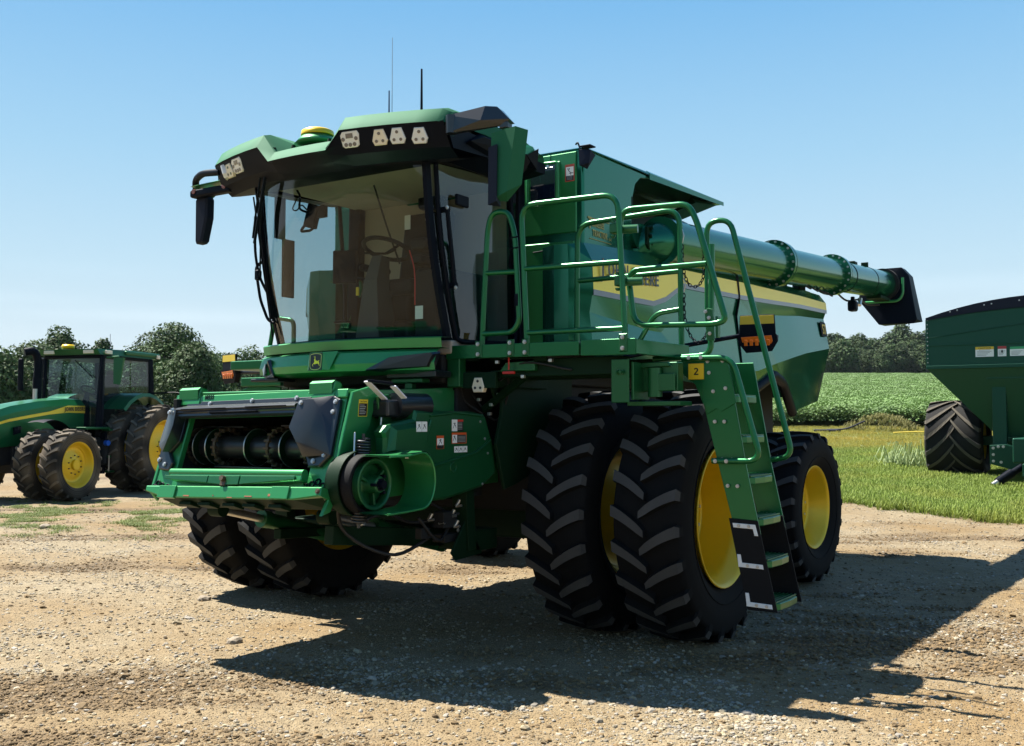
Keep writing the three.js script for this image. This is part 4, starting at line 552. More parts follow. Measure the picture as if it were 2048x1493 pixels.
{ // side shields: the faceted panels with the yellow stripe
  const cols = [ // z, then [y, x] rows: top, stripe top, stripe bottom, band bottom, panel bottom, lower edge
    [.42, [3.12, 1.42], [2.98, 1.43], [2.74, 1.43], [2.56, 1.43], [2.34, 1.43], [2.28, 1.42]],
    [.30, [3.14, 1.50], [2.99, 1.58], [2.75, 1.59], [2.57, 1.555], [2.34, 1.58], [2.24, 1.50]],
    [-.76, [3.20, 1.52], [3.065, 1.60], [2.755, 1.61], [2.50, 1.565], [2.30, 1.62], [2.15, 1.55]],
    [-1.02, [3.215, 1.52], [3.09, 1.60], [2.82, 1.61], [2.50, 1.565], [2.28, 1.625], [2.12, 1.55]],
    [-1.40, [3.235, 1.52], [3.12, 1.60], [2.985, 1.61], [2.74, 1.565], [2.25, 1.63], [2.08, 1.55]],
    [-2.80, [3.29, 1.52], [3.165, 1.60], [3.02, 1.61], [2.82, 1.565], [2.20, 1.65], [2.02, 1.55]],
    [-3.25, [3.30, 1.52], [3.18, 1.60], [3.04, 1.61], [2.86, 1.565], [2.24, 1.66], [1.96, 1.54]],
    [-3.86, [3.31, 1.52], [3.195, 1.60], [3.065, 1.61], [2.90, 1.565], [2.35, 1.66], [2.20, 1.60]],
    [-4.40, [3.32, 1.52], [3.21, 1.60], [3.09, 1.61], [2.94, 1.565], [2.44, 1.66], [2.02, 1.56]],
    [-4.90, [3.33, 1.52], [3.222, 1.60], [3.11, 1.61], [2.98, 1.565], [2.52, 1.66], [1.80, 1.46]],
    [-5.98, [3.35, 1.50], [3.24, 1.58], [3.14, 1.59], [3.03, 1.55], [2.64, 1.62], [1.96, 1.46]],
    [-6.22, [3.35, 1.40], [3.24, 1.44], [3.14, 1.45], [3.03, 1.43], [2.66, 1.46], [2.02, 1.38]]];
  const sub = (c0, c1, n) => Array.from({ length: n }, (_, i) => { const t = i / n; return [c0[0] + (c1[0] - c0[0]) * t, ...c0.slice(1).map((p, k) => [p[0] + (c1[k + 1][0] - p[0]) * t, p[1] + (c1[k + 1][1] - p[1]) * t])]; });
  for (const s of [1, -1]) {
    const band = (a, b, zr) => cols.filter(([z]) => z <= zr[0] + .001 && z >= zr[1] - .001).map((c) => { const r = []; for (let k = a; k <= b; k++) r.push(V(s * c[k + 1][1], c[k + 1][0], c[0])); return r; });
    const back = (rows) => rows.concat([rows[rows.length - 1].map((p) => V(s * .9, p.y, p.z - .02))]), front = (rows) => [rows[0].map((p) => V(s * 1.15, p.y, .36)), rows[0].map((p) => V(s * 1.30, p.y, .43)), ...rows];
    const c0 = P(K, 'side_panel', [grid(front(band(0, 5, [9, -2.8])), .4)], M.greenShield);
    P(K, 'side_panel', [grid(back(band(0, 5, [-2.8, -9])), .4), hull([[s * 1.5, 3.30, -2.8], [s * .3, 3.28, -2.8], [s * 1.48, 3.35, -6.0], [s * .3, 3.33, -6.0], [s * 1.4, 3.2, -2.8], [s * 1.4, 3.25, -6.0]]), hull([[s * .2, 3.3, -6.0], [s * 1.42, 3.35, -6.0], [s * .2, 2.0, -6.0], [s * 1.40, 2.02, -6.0], [s * 1.3, 3.3, -6.1], [s * 1.3, 2.1, -6.1]])], M.greenShield);
    const lift = (rows, d) => rows.map((r) => r.map((p) => V(p.x + s * d, p.y, p.z)));
    P(c0, 'yellow_stripe', [grid(lift(band(1, 2, [.35, -2.8]), .003), .4), grid(lift(band(1, 2, [-2.8, -6.05]), .003), .4)], M.stripe);
    const edge = cols.filter(([z]) => z < .36 && z > -6.05).map((c) => V(s * (c[3][1] + .004), c[3][0], c[0]));
    P(c0, 'stripe_border', [grid([edge.map((p) => V(p.x, p.y + .004, p.z)), edge.map((p) => V(p.x, p.y - .042, p.z))].map((r) => r), .4)], M.stripeGrey);
    P(K, 'panel_gap', [beam([s * 1.60, 3.28, -2.79], [s * 1.615, 3.0, -2.82], .012, .03), beam([s * 1.615, 3.0, -2.82], [s * 1.575, 2.8, -2.83], .012, .03), beam([s * 1.575, 2.8, -2.83], [s * 1.66, 2.1, -2.8], .012, .03)], M.black);
    P(K, 'wheel_arch_trim', [sweep(rounded([[s * 1.55, 1.98, -3.18], [s * 1.62, 2.22, -3.82], [s * 1.60, 2.14, -4.2], [s * 1.49, 1.80, -4.86]], .08), .06, 6)], M.black);
  }
  P(K, 'stripe_lettering', [letters('J', .152, [1.6075, 2.868, .20], V(.02, .06, -1).normalize(), Y, .95), letters('OHN', .108, [1.6085, 2.886, .09], V(.01, .06, -1).normalize(), Y, 1.12), letters('D', .152, [1.611, 2.862, -.36], V(.01, .06, -1).normalize(), Y, .9), letters('EERE', .108, [1.6125, 2.876, -.485], V(.012, .06, -1).normalize(), Y, 1.12)], Std([.02, .025, .03], .4));
  P(K, 'model_badge', [plate('x', 1.0, [[-.09, -.10], [-.07, -.12], [.08, -.12], [.10, -.09], [.10, .09], [.08, .11], [-.08, .11], [-.1, .08]], .006, .002).applyMatrix4(basis(V(1.586, 2.88, -5.82), V(.988, .15, 0), V(-.15, .988, 0), V(0, 0, 1)).multiply(M4().makeTranslation(-1, 0, 0)).multiply(M4().makeTranslation(.012, 0, 0)))], M.black);
  P(K, 'badge_lettering', [letters('S7', .13, [1.612, 2.82, -5.75], [0, 0, -1], V(-.15, .988, 0), .75), letters('700', .085, [1.562, 2.36, -5.62], [-.03, 0, -1], V(.235, .972, 0), .95)], M.yellow);
  P(K, 'engine_deck', [bx2(-1.4, 1.4, 3.1, 3.28, -5.9, -2.7, .03)], M.greenDark);
  P(K, 'deck_bracket', [[-4.6, -5.3].map((z) => box(1.45, 3.37, z, .1, .1, .25, .02)), box(1.35, 3.36, -5.8, .12, .06, .2, .01)], M.black);
}
{ // unloading auger folded along the machine
  const A = V(1.56, 3.34, -1.15), B = V(1.66, 3.77, -8.7), D = B.clone().sub(A), at_ = (t) => A.clone().addScaledVector(D, t), DN = D.clone().normalize();
  const R = .215;
  P(K, 'auger_tube', [cyl(at_(0), at_(.37), R, R, 40), cyl(at_(.37), at_(.66), R * .98, R * .98, 40)], M.greenShield);
  P(K, 'auger_end_tube', [cyl(at_(.66), at_(1), R * .96, R * .95, 40)], M.greenShield);
  P(K, 'auger_elbow', [sweep(rounded([[1.30, 2.9, -.98], [1.36, 3.28, -.98], [1.55, 3.33, -1.05], at_(.03)], .25), R * .93, 24), cyl(at_(-.02), at_(.025), R * 1.06, R * 1.06, 32), cyl([1.36, 3.36, -.86], [1.46, 3.36, -.84], .13, .12, 24)], M.greenShield);
  P(K, 'elbow_plate', [plate('x', 1.54, [[3.44, -.80], [3.47, -.92], [3.28, -.98], [3.18, -.90], [3.28, -.80]], .03), [[3.43, -.85], [3.36, -.83], [3.28, -.86], [3.38, -.92], [3.3, -.93]].map(([y, z]) => cyl([1.52, y, z], [1.565, y, z], .016, .016, 8))], M.greenDark);
  for (const [t, n] of [[.37, 18], [.655, 18]]) { const f = P(K, 'auger_flange', [cyl(at_(t - .004), at_(t + .004), R + .055, R + .055, 36), cyl(at_(t + .008), at_(t + .014), R + .05, R + .05, 36)], M.greenShield); P(f, 'bolt', Array.from({ length: n }, (_, i) => { const a = i / n * 6.283, u = V(1, 0, 0).addScaledVector(DN, -DN.x).normalize(), v = DN.clone().cross(u); return bolt(at_(t - .004).addScaledVector(u, (R + .03) * Math.cos(a)).addScaledVector(v, (R + .03) * Math.sin(a)), DN.clone().negate(), .014, .014); }), M.bolt); }
  P(K, 'tube_band', [[.72, R * .985], [.86, R * .975]].map(([t, r]) => cyl(at_(t - .0008), at_(t + .0008), r, r, 36)), M.black);
  P(K, 'auger_wiring', [sweep(arc([[1.6, 3.35, -3.2], [1.62, 3.36, -4.4], [1.6, 3.40, -5.2], [1.6, 3.46, -5.9]], 12), .02, 6), [-5.0, -5.3, -5.6, -5.9].map((z, i) => sweep(arc([[1.6, 3.38, z], [1.66, 3.33, z - .1], [1.6, 3.38, z - .25]], 8), .012, 5)), sweep(arc([[1.62, 3.42, -6.3], [1.6, 3.36, -6.9], [1.64, 3.42, -7.4], [1.62, 3.40, -7.9], [1.66, 3.44, -8.4]], 16), .014, 5)], M.cable);
  P(K, 'auger_camera', [box(1.68, 3.28, -6.9, .12, .15, .14, .03), box(1.68, 3.37, -6.9, .05, .08, .05, .01)], M.black);
  P(K, 'auger_camera', [cyl([1.66, 3.33, -7.3], [1.66, 3.40, -7.35], .03, .03, 10), box(1.66, 3.42, -7.35, .06, .04, .06, .01)], M.steel);
  P(K, 'auger_bracket', [box(1.68, 3.52, -8.25, .22, .05, .5, .01), box(1.62, 3.90, -7.1, .12, .05, .16, .01), box(1.64, 3.95, -7.7, .1, .08, .03, .006)], M.greenDark);
  P(K, 'auger_spout', [hull([[1.36, 4.02, -8.70], [1.92, 4.02, -8.70], [1.30, 3.55, -8.62], [2.02, 3.9, -8.72], [2.14, 3.22, -8.66], [2.10, 3.16, -8.66], [1.60, 3.16, -8.60], [1.36, 4.02, -8.98], [1.92, 4.02, -8.98], [2.02, 3.9, -9.0], [2.16, 3.2, -8.95], [1.62, 3.16, -8.9], [1.3, 3.55, -8.9]])], M.black);
  P(K, 'spout_collar', [cyl(at_(.985), at_(1.002), R + .03, R + .03, 32)], M.dark);
  P(K, 'spout_strap', [sweep(rounded([[1.42, 3.50, -8.55], [1.9, 3.50, -8.58], [1.96, 3.6, -8.6], [1.96, 3.85, -8.6]], .08), .022, 6)], M.green);
}
// ---------------------------------------------------------------- platform, railings, ladder, markers
{
  const zr = 1.25, r = .021;
  const pl = P(K, 'service_platform', [plate('y', 2.245, [[.92, 1.22], [2.44, 1.22], [2.50, .66], [2.42, .46], [.95, .46]], .03, .004)], M.greenDark);
  P(pl, 'platform_edge', [beam([.86, 2.215, 1.275], [2.02, 2.205, 1.275], .03, .10, .004), beam([2.035, 2.205, 1.275], [2.46, 2.20, 1.275], .03, .11, .004), beam([2.45, 2.20, 1.28], [2.55, 2.19, .64], .03, .10, .004, Y), beam([2.55, 2.19, .64], [2.44, 2.19, .44], .03, .10, .004)], M.greenPaint);
  P(pl, 'platform_tread', [plate('y', 2.25, [[1.62, 1.15], [2.30, 1.15], [2.36, .7], [1.62, .7]], .006, .001)], M.trim);
  P(K, 'platform_support', [bx2(1.0, 2.3, 2.02, 2.15, .55, .68, .01), bx2(1.0, 2.3, 2.02, 2.15, 1.05, 1.16, .01), bx2(1.1, 1.22, 1.95, 2.2, .4, 1.2, .01), plate('z', 1.20, [[.90, 2.17], [1.7, 2.16], [1.7, 2.13], [1.35, 2.12], [1.3, 2.06], [.95, 2.02]], .02), beam([1.45, 2.05, 1.05], [.98, 1.78, .96], .05, .05, .006), plate('x', 1.12, [[2.1, .9], [2.1, 1.15], [1.85, 1.0]], .02), beam([.98, 2.0, 1.22], [1.28, 2.0, 1.22], .03, .12)], M.greenDark);
  P(K, 'platform_bracket', [plate('z', 1.235, [[2.245, 2.12], [2.38, 2.12], [2.38, 1.82], [2.245, 1.82]], .02), [[2.30, 2.03], [2.335, 2.03]].map(([x, y]) => bolt([x, y, 1.235], Z, .016, .03))], M.greenFlat);
  P(K, 'ladder_hinge', [bx2(2.38, 2.66, 1.90, 2.10, .95, 1.05, .008), cyl([2.50, 1.86, 1.07], [2.50, 2.06, 1.07], .05, .05, 16), plate('z', 1.10, [[2.52, 1.90], [2.66, 1.90], [2.66, 2.02], [2.52, 2.02]], .02), plate('z', 1.08, [[2.34, 2.10], [2.6, 2.10], [2.62, 2.07], [2.34, 2.06]], .04), bx2(2.3, 2.7, 1.80, 1.83, .9, 1.1, .004), plate('x', 2.40, [[2.1, .95], [2.1, 1.2], [1.84, 1.2], [1.84, .95]], .02)], M.greenFlat);
  const wl = P(K, 'work_light', [extrude([[-.035, .055], [.035, .055], [.058, -.015], [.042, -.055], [-.042, -.055], [-.058, -.015]], .05, .006, null, basis(V(1.12, 1.965, 1.24), X, Y, Z))], M.lampWarm);
  P(wl, 'led', [[0, .028], [-.024, -.022], [.024, -.022]].map(([u, v]) => cyl([1.12 + u, 1.965 + v, 1.238], [1.12 + u, 1.965 + v, 1.243], .011, .011, 10)), M.led);
  P(K, 'loose_wiring', [arc([[1.0, 2.1, 1.15], [1.2, 2.0, 1.1], [1.5, 2.12, 1.2], [1.9, 2.06, 1.18]]), arc([[.9, 1.9, 1.0], [1.05, 1.7, .9], [1.2, 1.9, .95], [1.3, 2.05, 1.1]]), arc([[.92, 2.0, 1.2], [.9, 1.85, 1.1], [1.0, 1.75, 1.0]])].map((p) => sweep(p, .009, 5)), M.cable);
  P(K, 'wiring_clip', [[1.3, 2.13, 1.24], [1.75, 2.13, 1.22], [1.5, 2.02, 1.2], [1.0, 1.86, 1.05], [1.08, 1.82, 1.0], [1.05, 1.75, .98], [1.15, 1.9, 1.0]].map((p) => box(...p, .03, .025, .03, .004)), M.steel);
  P(K, 'red_tool', [cyl([1.40, 2.07, 1.24], [1.40, 2.16, 1.24], .006, .006, 6), box(1.40, 2.05, 1.24, .10, .02, .03, .004)], M.red);
  const rail = (pts, bars, rad = .09, closed = false) => [tube(pts, r, rad, 10, closed), ...bars.map((b) => tube(b, r * .95, .07, 8))];
  const z3 = (l, z) => l.map(([x, y]) => [x, y, z]);
  P(K, 'railing', rail(z3([[1.165, 2.17], [1.17, 2.34], [1.215, 3.12], [1.25, 3.25], [1.40, 3.25], [1.46, 3.08], [1.50, 2.42], [1.44, 2.345], [1.17, 2.345]], zr), [z3([[1.19, 2.80], [1.475, 2.79]], zr)], .10), M.greenPaint);
  P(K, 'railing', rail(z3([[1.57, 2.17], [1.515, 3.275], [2.31, 3.265], [2.37, 2.17]], zr), [z3([[1.54, 2.805], [2.335, 2.79]], zr), z3([[1.565, 2.335], [2.355, 2.33]], zr)], .12), M.greenPaint);
  P(K, 'railing', rail([[1.62, 2.2, .62], [1.63, 3.22, .62], [2.49, 3.25, .62], [2.50, 2.2, .62]], [[[1.63, 2.78, .62], [2.49, 2.79, .62]], [[2.14, 2.26, .62], [2.29, 2.49, .62], [2.49, 2.51, .62]]], .13), M.greenPaint);
  P(K, 'ladder_gate', rail(z3([[2.25, 3.00], [2.26, 3.185], [2.77, 3.17], [2.83, 3.05], [3.035, 2.36], [2.95, 2.34], [2.36, 2.36], [2.31, 2.75], [2.90, 2.75]], 1.1), [], .10), M.greenPaint);
  P(K, 'gate_clamp', [[2.31, 3.03], [2.345, 2.66]].map(([x, y]) => [cyl([x - .03, y, 1.18], [x + .10, y, 1.14], .03, .03, 12), box(x - .03, y, 1.22, .07, .07, .07, .01), bolt([x - .035, y + .04, 1.25], Y, .018, .014), bolt([x - .035, y - .05, 1.25], V(0, -1, 0), .018, .014)]), M.greenFlat);
  P(K, 'railing_foot', [1.165, 1.45, 1.57 + .01, 2.37].map((x) => plate('z', 1.30, [[x - .03, 2.165], [x + .03, 2.165], [x + .03, 2.29], [x - .03, 2.29]], .02)), M.greenFlat);
  P(K, 'railing_bolt', [1.165, 1.45, 1.58, 2.37].map((x) => [2.19, 2.265].map((y) => bolt([x, y, 1.30], Z, .015, .012))), M.bolt);
  P(K, 'rail_clip', [box(1.485, 2.58, 1.26, .03, .09, .03, .005), [3.04, 2.96].map((y) => tube([[1.42, y, 1.27], [1.50, y + .005, 1.27]], .006, .01, 5))], M.black);
  // ladder: two side plates across z, six steps between them
  const st = (z, w = .014) => plate('z', z, [[2.40, 2.12], [2.92, 2.12], [3.05, 1.38], [3.145, .93], [2.955, .97], [2.84, 1.42], [2.745, 1.80], [2.68, 1.95], [2.56, 2.05], [2.43, 2.06]], w, .003);
  const L = P(K, 'ladder_side', [st(.80)], M.greenPaint); const L2 = P(K, 'ladder_side', [st(.30)], M.greenPaint);
  P(K, 'ladder_joint_plate', [plate('z', .808, [[2.72, 2.115], [2.925, 2.115], [2.985, 1.82], [2.88, 1.76], [2.84, 1.78], [2.77, 1.74], [2.745, 1.84]], .006, .002)], M.greenPaint);
  P(L, 'bolt', [[2.50, 2.09], [2.58, 2.07], [2.78, 2.11], [2.89, 2.11], [2.79, 2.03], [2.82, 1.90], [2.91, 1.92], [2.83, 1.69], [2.90, 1.69], [2.88, 1.43], [2.95, 1.43], [2.92, 1.25], [2.99, 1.25]].map(([x, y]) => bolt([x, y, .81], Z, .013, .01)), M.bolt);
  P(L2, 'bolt', [[2.72, 2.0], [2.80, 1.98], [2.85, 1.88], [2.76, 1.9]].map(([x, y]) => bolt([x, y, .302], Z, .013, .01)), M.bolt);
  for (const z of [.815, .315]) {
    const flapPts = [[2.925, 1.03], [3.13, 1.02], [3.26, .42], [3.055, .42]];
    const f = P(K, 'ladder_flap', [plate('z', z, flapPts, .012, .002)], M.flap);
    if (z > .5) P(f, 'flap_bracket', [[[2.955, 1.0], [3.115, .995], [3.135, .92], [3.11, .92], [3.098, .965], [2.96, .97]], [[2.985, .79], [3.01, .79], [3.02, .735], [3.165, .73], [3.17, .70], [2.995, .705]], [[3.04, .535], [3.065, .535], [3.075, .475], [3.225, .47], [3.23, .44], [3.05, .445]]].map((p) => plate('z', z + .008, p, .007, .002)), M.white);
    if (z > .5) P(f, 'bolt', [[3.0, .985], [3.07, .983], [3.06, .719], [3.13, .716], [3.12, .459], [3.19, .457]].map(([x, y]) => bolt([x, y, z + .008], Z, .011, .008)), M.bolt);
  }
  for (const y of [1.87, 1.59, 1.31, 1.03, .75, .47]) {
    const x = 3.23 - (y - .47) * .20 - .07;
    const s = P(K, 'ladder_step', [plate('y', y, [[x - .12, .78], [x + .05, .78], [x + .09, .72], [x + .10, .55], [x + .09, .38], [x + .05, .32], [x - .12, .32]], .05, .006)], M.greenPaint);
    P(s, 'tread_rib', Array.from({ length: 7 }, (_, i) => box(x - .10 + i * .028, y + .005, .55, .010, .012, .42, .003)), M.greenFlat);
  }
  decal(K, 'number_plate', [2.634, 1.985, .8115], [2.752, 1.985, .8115], [2.634, 2.098, .8115], 128, 128, (x, w, h) => { x.fillStyle = '#e8c21c'; x.fillRect(0, 0, w, h); x.strokeStyle = '#b59312'; x.lineWidth = 3; x.strokeRect(1, 1, w - 2, h - 2); x.fillStyle = '#15140c'; x.font = 'bold 78px sans-serif'; x.textAlign = 'center'; x.fillText('2', w / 2, 92); });
  P(K, 'handrail', [tube([[2.56, 2.5, .28], [2.56, 3.20, .28], [2.745, 3.20, .28], [3.20, 1.44, .28], [3.01, 1.41, .28]], r, .12, 10)], M.greenPaint);
  P(K, 'handrail', [tube([[2.36, 2.14, .80], [2.80, 2.155, .80], [2.815, 2.93, .80]], r, .08, 10)], M.greenPaint);
  P(K, 'handrail', [tube([[2.60, 2.135, .84], [2.97, 2.13, .84], [3.17, 1.425, .84], [2.82, 1.42, .84]], r, .10, 10)], M.greenPaint);
  P(K, 'handrail_bolt', [[2.66, 2.137], [2.75, 2.136], [2.85, 1.42], [2.93, 1.42]].map(([x, y]) => bolt([x, y, .86], Z, .014, .008)), M.bolt);
  const bk = P(K, 'latch_plate', [plate('z', .85, [[2.775, 2.46], [2.80, 2.48], [2.835, 2.47], [2.845, 2.25], [2.79, 2.25]], .02, .004), bx2(2.85, 2.87, 2.27, 2.42, .79, .84, .005)], M.greenFlat);
  P(bk, 'bolt', [[2.785, 2.455], [2.81, 2.41], [2.815, 2.30]].map(([x, y]) => bolt([x, y, .85], Z, .013, .01)), M.bolt);
  // chains
  const chain = (pts) => { const c = new THREE.CatmullRomCurve3(pts.map(vec)), n = Math.round(c.getLength() / .030), ps = c.getSpacedPoints(n); return ps.slice(0, -1).map((p, i) => { const d = ps[i + 1].clone().sub(p).normalize(); const g = new THREE.TorusGeometry(.012, .0038, 5, 10).scale(1.45, .9, 1); const q = new THREE.Quaternion().setFromUnitVectors(X, d); g.rotateX(i % 2 ? Math.PI / 2 : 0); return g.applyQuaternion(q).translate((p.x + ps[i + 1].x) / 2, (p.y + ps[i + 1].y) / 2, (p.z + ps[i + 1].z) / 2); }); };
  const chainOf = (links) => { const g = new THREE.Group(); g.name = 'safety_chain'; K.add(g); P(g, 'chain_link', links, M.black); };
  const snap = (x, y, z) => [tube([[x, y + .01, z], [x - .014, y - .04, z], [x, y - .1, z], [x + .014, y - .04, z]], .004, .012, 5, true)];
  chainOf([...chain([[2.51, 2.98, .62], [2.515, 2.82, .62], [2.56, 2.69, .63], [2.63, 2.66, .66], [2.70, 2.70, .70], [2.72, 2.85, .72], [2.72, 2.98, .74]])]);
  chainOf([...chain([[2.52, 2.62, .62], [2.53, 2.42, .62], [2.58, 2.30, .63], [2.66, 2.255, .68], [2.74, 2.30, .74], [2.78, 2.36, .78]]), ...chain([[2.80, 2.60, .78], [2.80, 2.48, .79]])]);
  P(K, 'chain_clip', [snap(2.51, 3.09, .62), snap(2.52, 2.73, .62), snap(2.80, 2.71, .80)], M.steel);
  // corner markers on arms
  const marker = (o, yaw, arm) => {
    const T = M4().compose(V(...o), new THREE.Quaternion().setFromEuler(new THREE.Euler(0, yaw, 0)), V(1, 1, 1));
    const m = P(K, 'corner_marker', [extrude([[-.15, .03], [.15, .03], [.14, .20], [-.14, .20]], .02, .004, null, T), hull([[-.16, .035, .02], [.16, .035, .02], [.17, -.02, .01], [.12, -.10, .0], [-.09, -.11, .0], [-.15, -.03, .01], [-.15, .03, -.07], [.16, .03, -.07], [.1, -.09, -.06], [-.08, -.09, -.06]]).applyMatrix4(T)], M.black);
    P(m, 'reflector_strip', [extrude([[-.138, .125], [.138, .125], [.134, .193], [-.134, .193]], .004, .0005, null, T.clone().multiply(M4().makeTranslation(0, 0, .004)))], Std([.62, .46, .03], .4));
    const lf = basis(V(0, 0, .016), X, V(0, .985, .17), V(0, -.17, .985));
    P(m, 'marker_lamp', [extrude([[-.13, .02], [.12, .03], [.13, -.02], [.09, -.08], [-.06, -.085], [-.12, -.03]], .012, .003, null, T.clone().multiply(lf)), [-.09, -.045, 0, .045, .09].map((u) => box(u, -.028, .004, .028, .05, .01, .004).applyMatrix4(T.clone().multiply(lf)))], M.amber);
    P(m, 'marker_arm', [tube(arm, .018, .06, 8)], M.black);
  };
  marker([2.64, 2.36, -.55], .15, [[1.6, 2.15, .35], [1.95, 2.28, -.2], [2.50, 2.40, -.58]]);
  marker([-2.80, 2.19, .19], -.25, [[-1.1, 2.12, .7], [-1.9, 2.17, .5], [-2.66, 2.20, .16]]);
  // far side: ladder platform, posts and rails seen behind the cab
  P(K, 'far_platform', [bx2(-1.75, -.92, 2.16, 2.24, .2, 1.1, .01), bx2(-1.5, -1.0, 2.0, 2.08, .3, 1.2, .01), plate('z', 1.15, [[-1.6, 1.96], [-1.05, 1.90], [-1.05, 1.99], [-1.35, 2.02]], .02)], M.greenPaint);
  P(K, 'railing', [tube([[-1.30, 2.2, .75], [-1.30, 2.62, .75], [-1.55, 2.66, .75], [-1.65, 2.2, .75]], r, .06, 8), tube([[-1.05, 2.3, .4], [-.78, 3.0, .38], [-1.3, 3.02, .36], [-1.45, 2.3, .36]], r, .12, 8)], M.greenPaint);
}
// ================================================================ tractor on the left
{
  const T = thing('farm_tractor', 'green row-crop tractor with dusty dual tyres and yellow rims parked on the left', 'tractor');
  T.position.set(-16.9, 0, -8.25); T.rotation.y = .30;
  const glassT = Phy([.62, .76, .76], .02, { transmission: 1, thickness: 0, ior: 1.5 });
  const W = (r, w, rim, lugs, disc, list, z, lugH) => { const tg = tyre({ R: r, w, rim, lugs, lugH, dir: 1, sweepK: .7, lugW: .024, dust: [.075, .065, .052], base: [.02, .018, .016], mud: .75 }); const rg = rimGeo({ r: rim - .005, w: w * .85, disc, hub: .17, cone: .05 }); const nt = nuts(.2, disc + .05, 10, 1); const hub = merge([cyl([disc, 0, 0], [disc + .1, 0, 0], .12, .11, 20), cyl([disc + .05, 0, 0], [disc + .105, 0, 0], .105, .10, 20)]);
    for (const x of list) { const g = new THREE.Group(); g.name = 'wheel'; g.position.set(x, r - .01, z); g.rotation.x = x * .31; T.add(g); P(g, 'tyre', tg, M.rubber); P(g, 'rim', rg, M.yellow); P(g, 'wheel_nut', nt, M.rawSteel); P(g, 'hub', hub, M.yellow); if (x < 0) g.children.slice(1).forEach((c) => { c.rotation.y = Math.PI; }); } };
  W(.78, .44, .47, 20, .04, [1.58, .92, -.92, -1.58], 3.05, .042);
  W(1.06, .48, .66, 24, .02, [1.62, .95, -.95, -1.62], 0, .05);
  P(T, 'axle', [cyl([-1.6, .77, 3.05], [1.6, .77, 3.05], .12, .12, 14), cyl([-1.8, 1.05, 0], [1.8, 1.05, 0], .1, .1, 14), bx2(-.4, .4, .55, 1.2, -.6, 3.4, .05)], M.dark);
  const hoodSec = (z, w, y0, y1) => [V(-w, y0, z), V(-w, y1 - .16, z), V(-w * .72, y1 - .03, z), V(0, y1, z), V(w * .72, y1 - .03, z), V(w, y1 - .16, z), V(w, y0, z)];
  const secs = [hoodSec(1.25, .47, 1.05, 2.10), hoodSec(1.8, .46, 1.05, 2.10), hoodSec(2.6, .44, 1.08, 2.04), hoodSec(3.4, .40, 1.1, 1.93), hoodSec(4.1, .36, 1.05, 1.76), hoodSec(4.5, .31, 1.0, 1.55), hoodSec(4.62, .26, 1.0, 1.3)];
  P(T, 'hood', [grid(secs, .6), hull(secs[6])], M.greenPaint);
  const sk = [[.478, 1.26], [.472, 1.82], [.46, 2.4], [.435, 3.0], [.405, 3.55], [.375, 4.0]];
  for (const s of [1, -1]) { P(T, 'hood_stripe', [grid([sk.map(([x, z], i) => V(s * (x + .006), [1.93, 1.93, 1.80, 1.72, 1.64, 1.54][i], z)), sk.map(([x, z], i) => V(s * (x + .006), [1.77, 1.78, 1.735, 1.66, 1.585, 1.49][i], z))], .4)], M.stripe); }
  P(T, 'hood_lettering', [letters('JOHN DEERE', .088, [.489, 1.805, 1.95], V(.012, .03, -1).normalize(), Y, .95), letters('310', .06, [.45, 1.42, 3.35], [.03, 0, -1], Y)], Std([.02, .02, .02], .5));
  P(T, 'hood_vent', [plate('x', .452, [[1.5, 3.25], [1.47, 3.45], [1.32, 3.45], [1.36, 3.25]], .03), hull([[.47, 1.05, 1.3], [.47, 1.9, 1.26], [.49, 1.05, 1.1], [.49, 1.9, 1.1], [.3, 1.05, 1.3], [.3, 1.9, 1.1]])], M.black);
  P(T, 'side_frame', [hull([[-.36, .75, 2.2], [.36, .75, 2.2], [-.36, 1.2, 2.2], [.36, 1.2, 2.2], [-.3, .7, 4.5], [.3, .7, 4.5], [-.3, 1.05, 4.6], [.3, 1.05, 4.6]]), bx2(.3, .8, .75, 1.25, 1.0, 1.9, .06), bx2(-.8, -.3, .75, 1.25, 1.0, 1.9, .06)], M.dark);
  P(T, 'front_fender', [1, -1].map((s) => grid(Array.from({ length: 9 }, (_, i) => { const a = -.75 + i * .14; return [V(s * .70, .78 + .84 * Math.cos(a), 3.05 + .84 * Math.sin(a)), V(s * .95, .78 + .86 * Math.cos(a), 3.05 + .86 * Math.sin(a)), V(s * 1.12, .78 + .84 * Math.cos(a), 3.05 + .84 * Math.sin(a))]; }), .6)), M.black);
  P(T, 'exhaust_stack', [cyl([-.62, 1.6, 1.55], [-.62, 2.55, 1.55], .10, .10, 16), sweep(arc([[-.62, 2.5, 1.55], [-.62, 2.95, 1.55], [-.66, 3.12, 1.64], [-.78, 3.10, 1.8]], 10), .09, 12), box(-.74, 2.6, 1.95, .12, .7, .08, .03)], M.black);
  P(T, 'exhaust_guard', [cyl([-.56, 1.7, 1.68], [-.56, 2.3, 1.68], .05, .05, 12)], M.steel);
  // cab
  const cw = .79;
  P(T, 'cab_frame', [[cw, 1.12], [-cw, 1.12]].map(([x, z]) => beam([x * .95, 1.3, z + .08], [x, 3.05, z - .05], .07, .10, .02)), M.black);
  P(T, 'cab_frame', [[cw, 1.1]].map(([x, z]) => [beam([x, 1.35, z], [x * .98, 3.05, z - .05], .10, .13, .02)]).concat([[cw, -.82], [-cw, -.82]].map(([x, z]) => [beam([x, 2.0, z], [x * .97, 3.05, z + .06], .12, .13, .02)]), [bx2(-cw, cw, 2.98, 3.08, -.85, 1.14, .03), bx2(-cw, cw, 1.25, 1.45, -.6, 1.15, .05), beam([cw, 1.45, .05], [cw, 2.02, -.8], .06, .09, .02), beam([cw, 1.42, 1.12], [cw, 1.42, .05], .06, .08, .02)]), M.black);
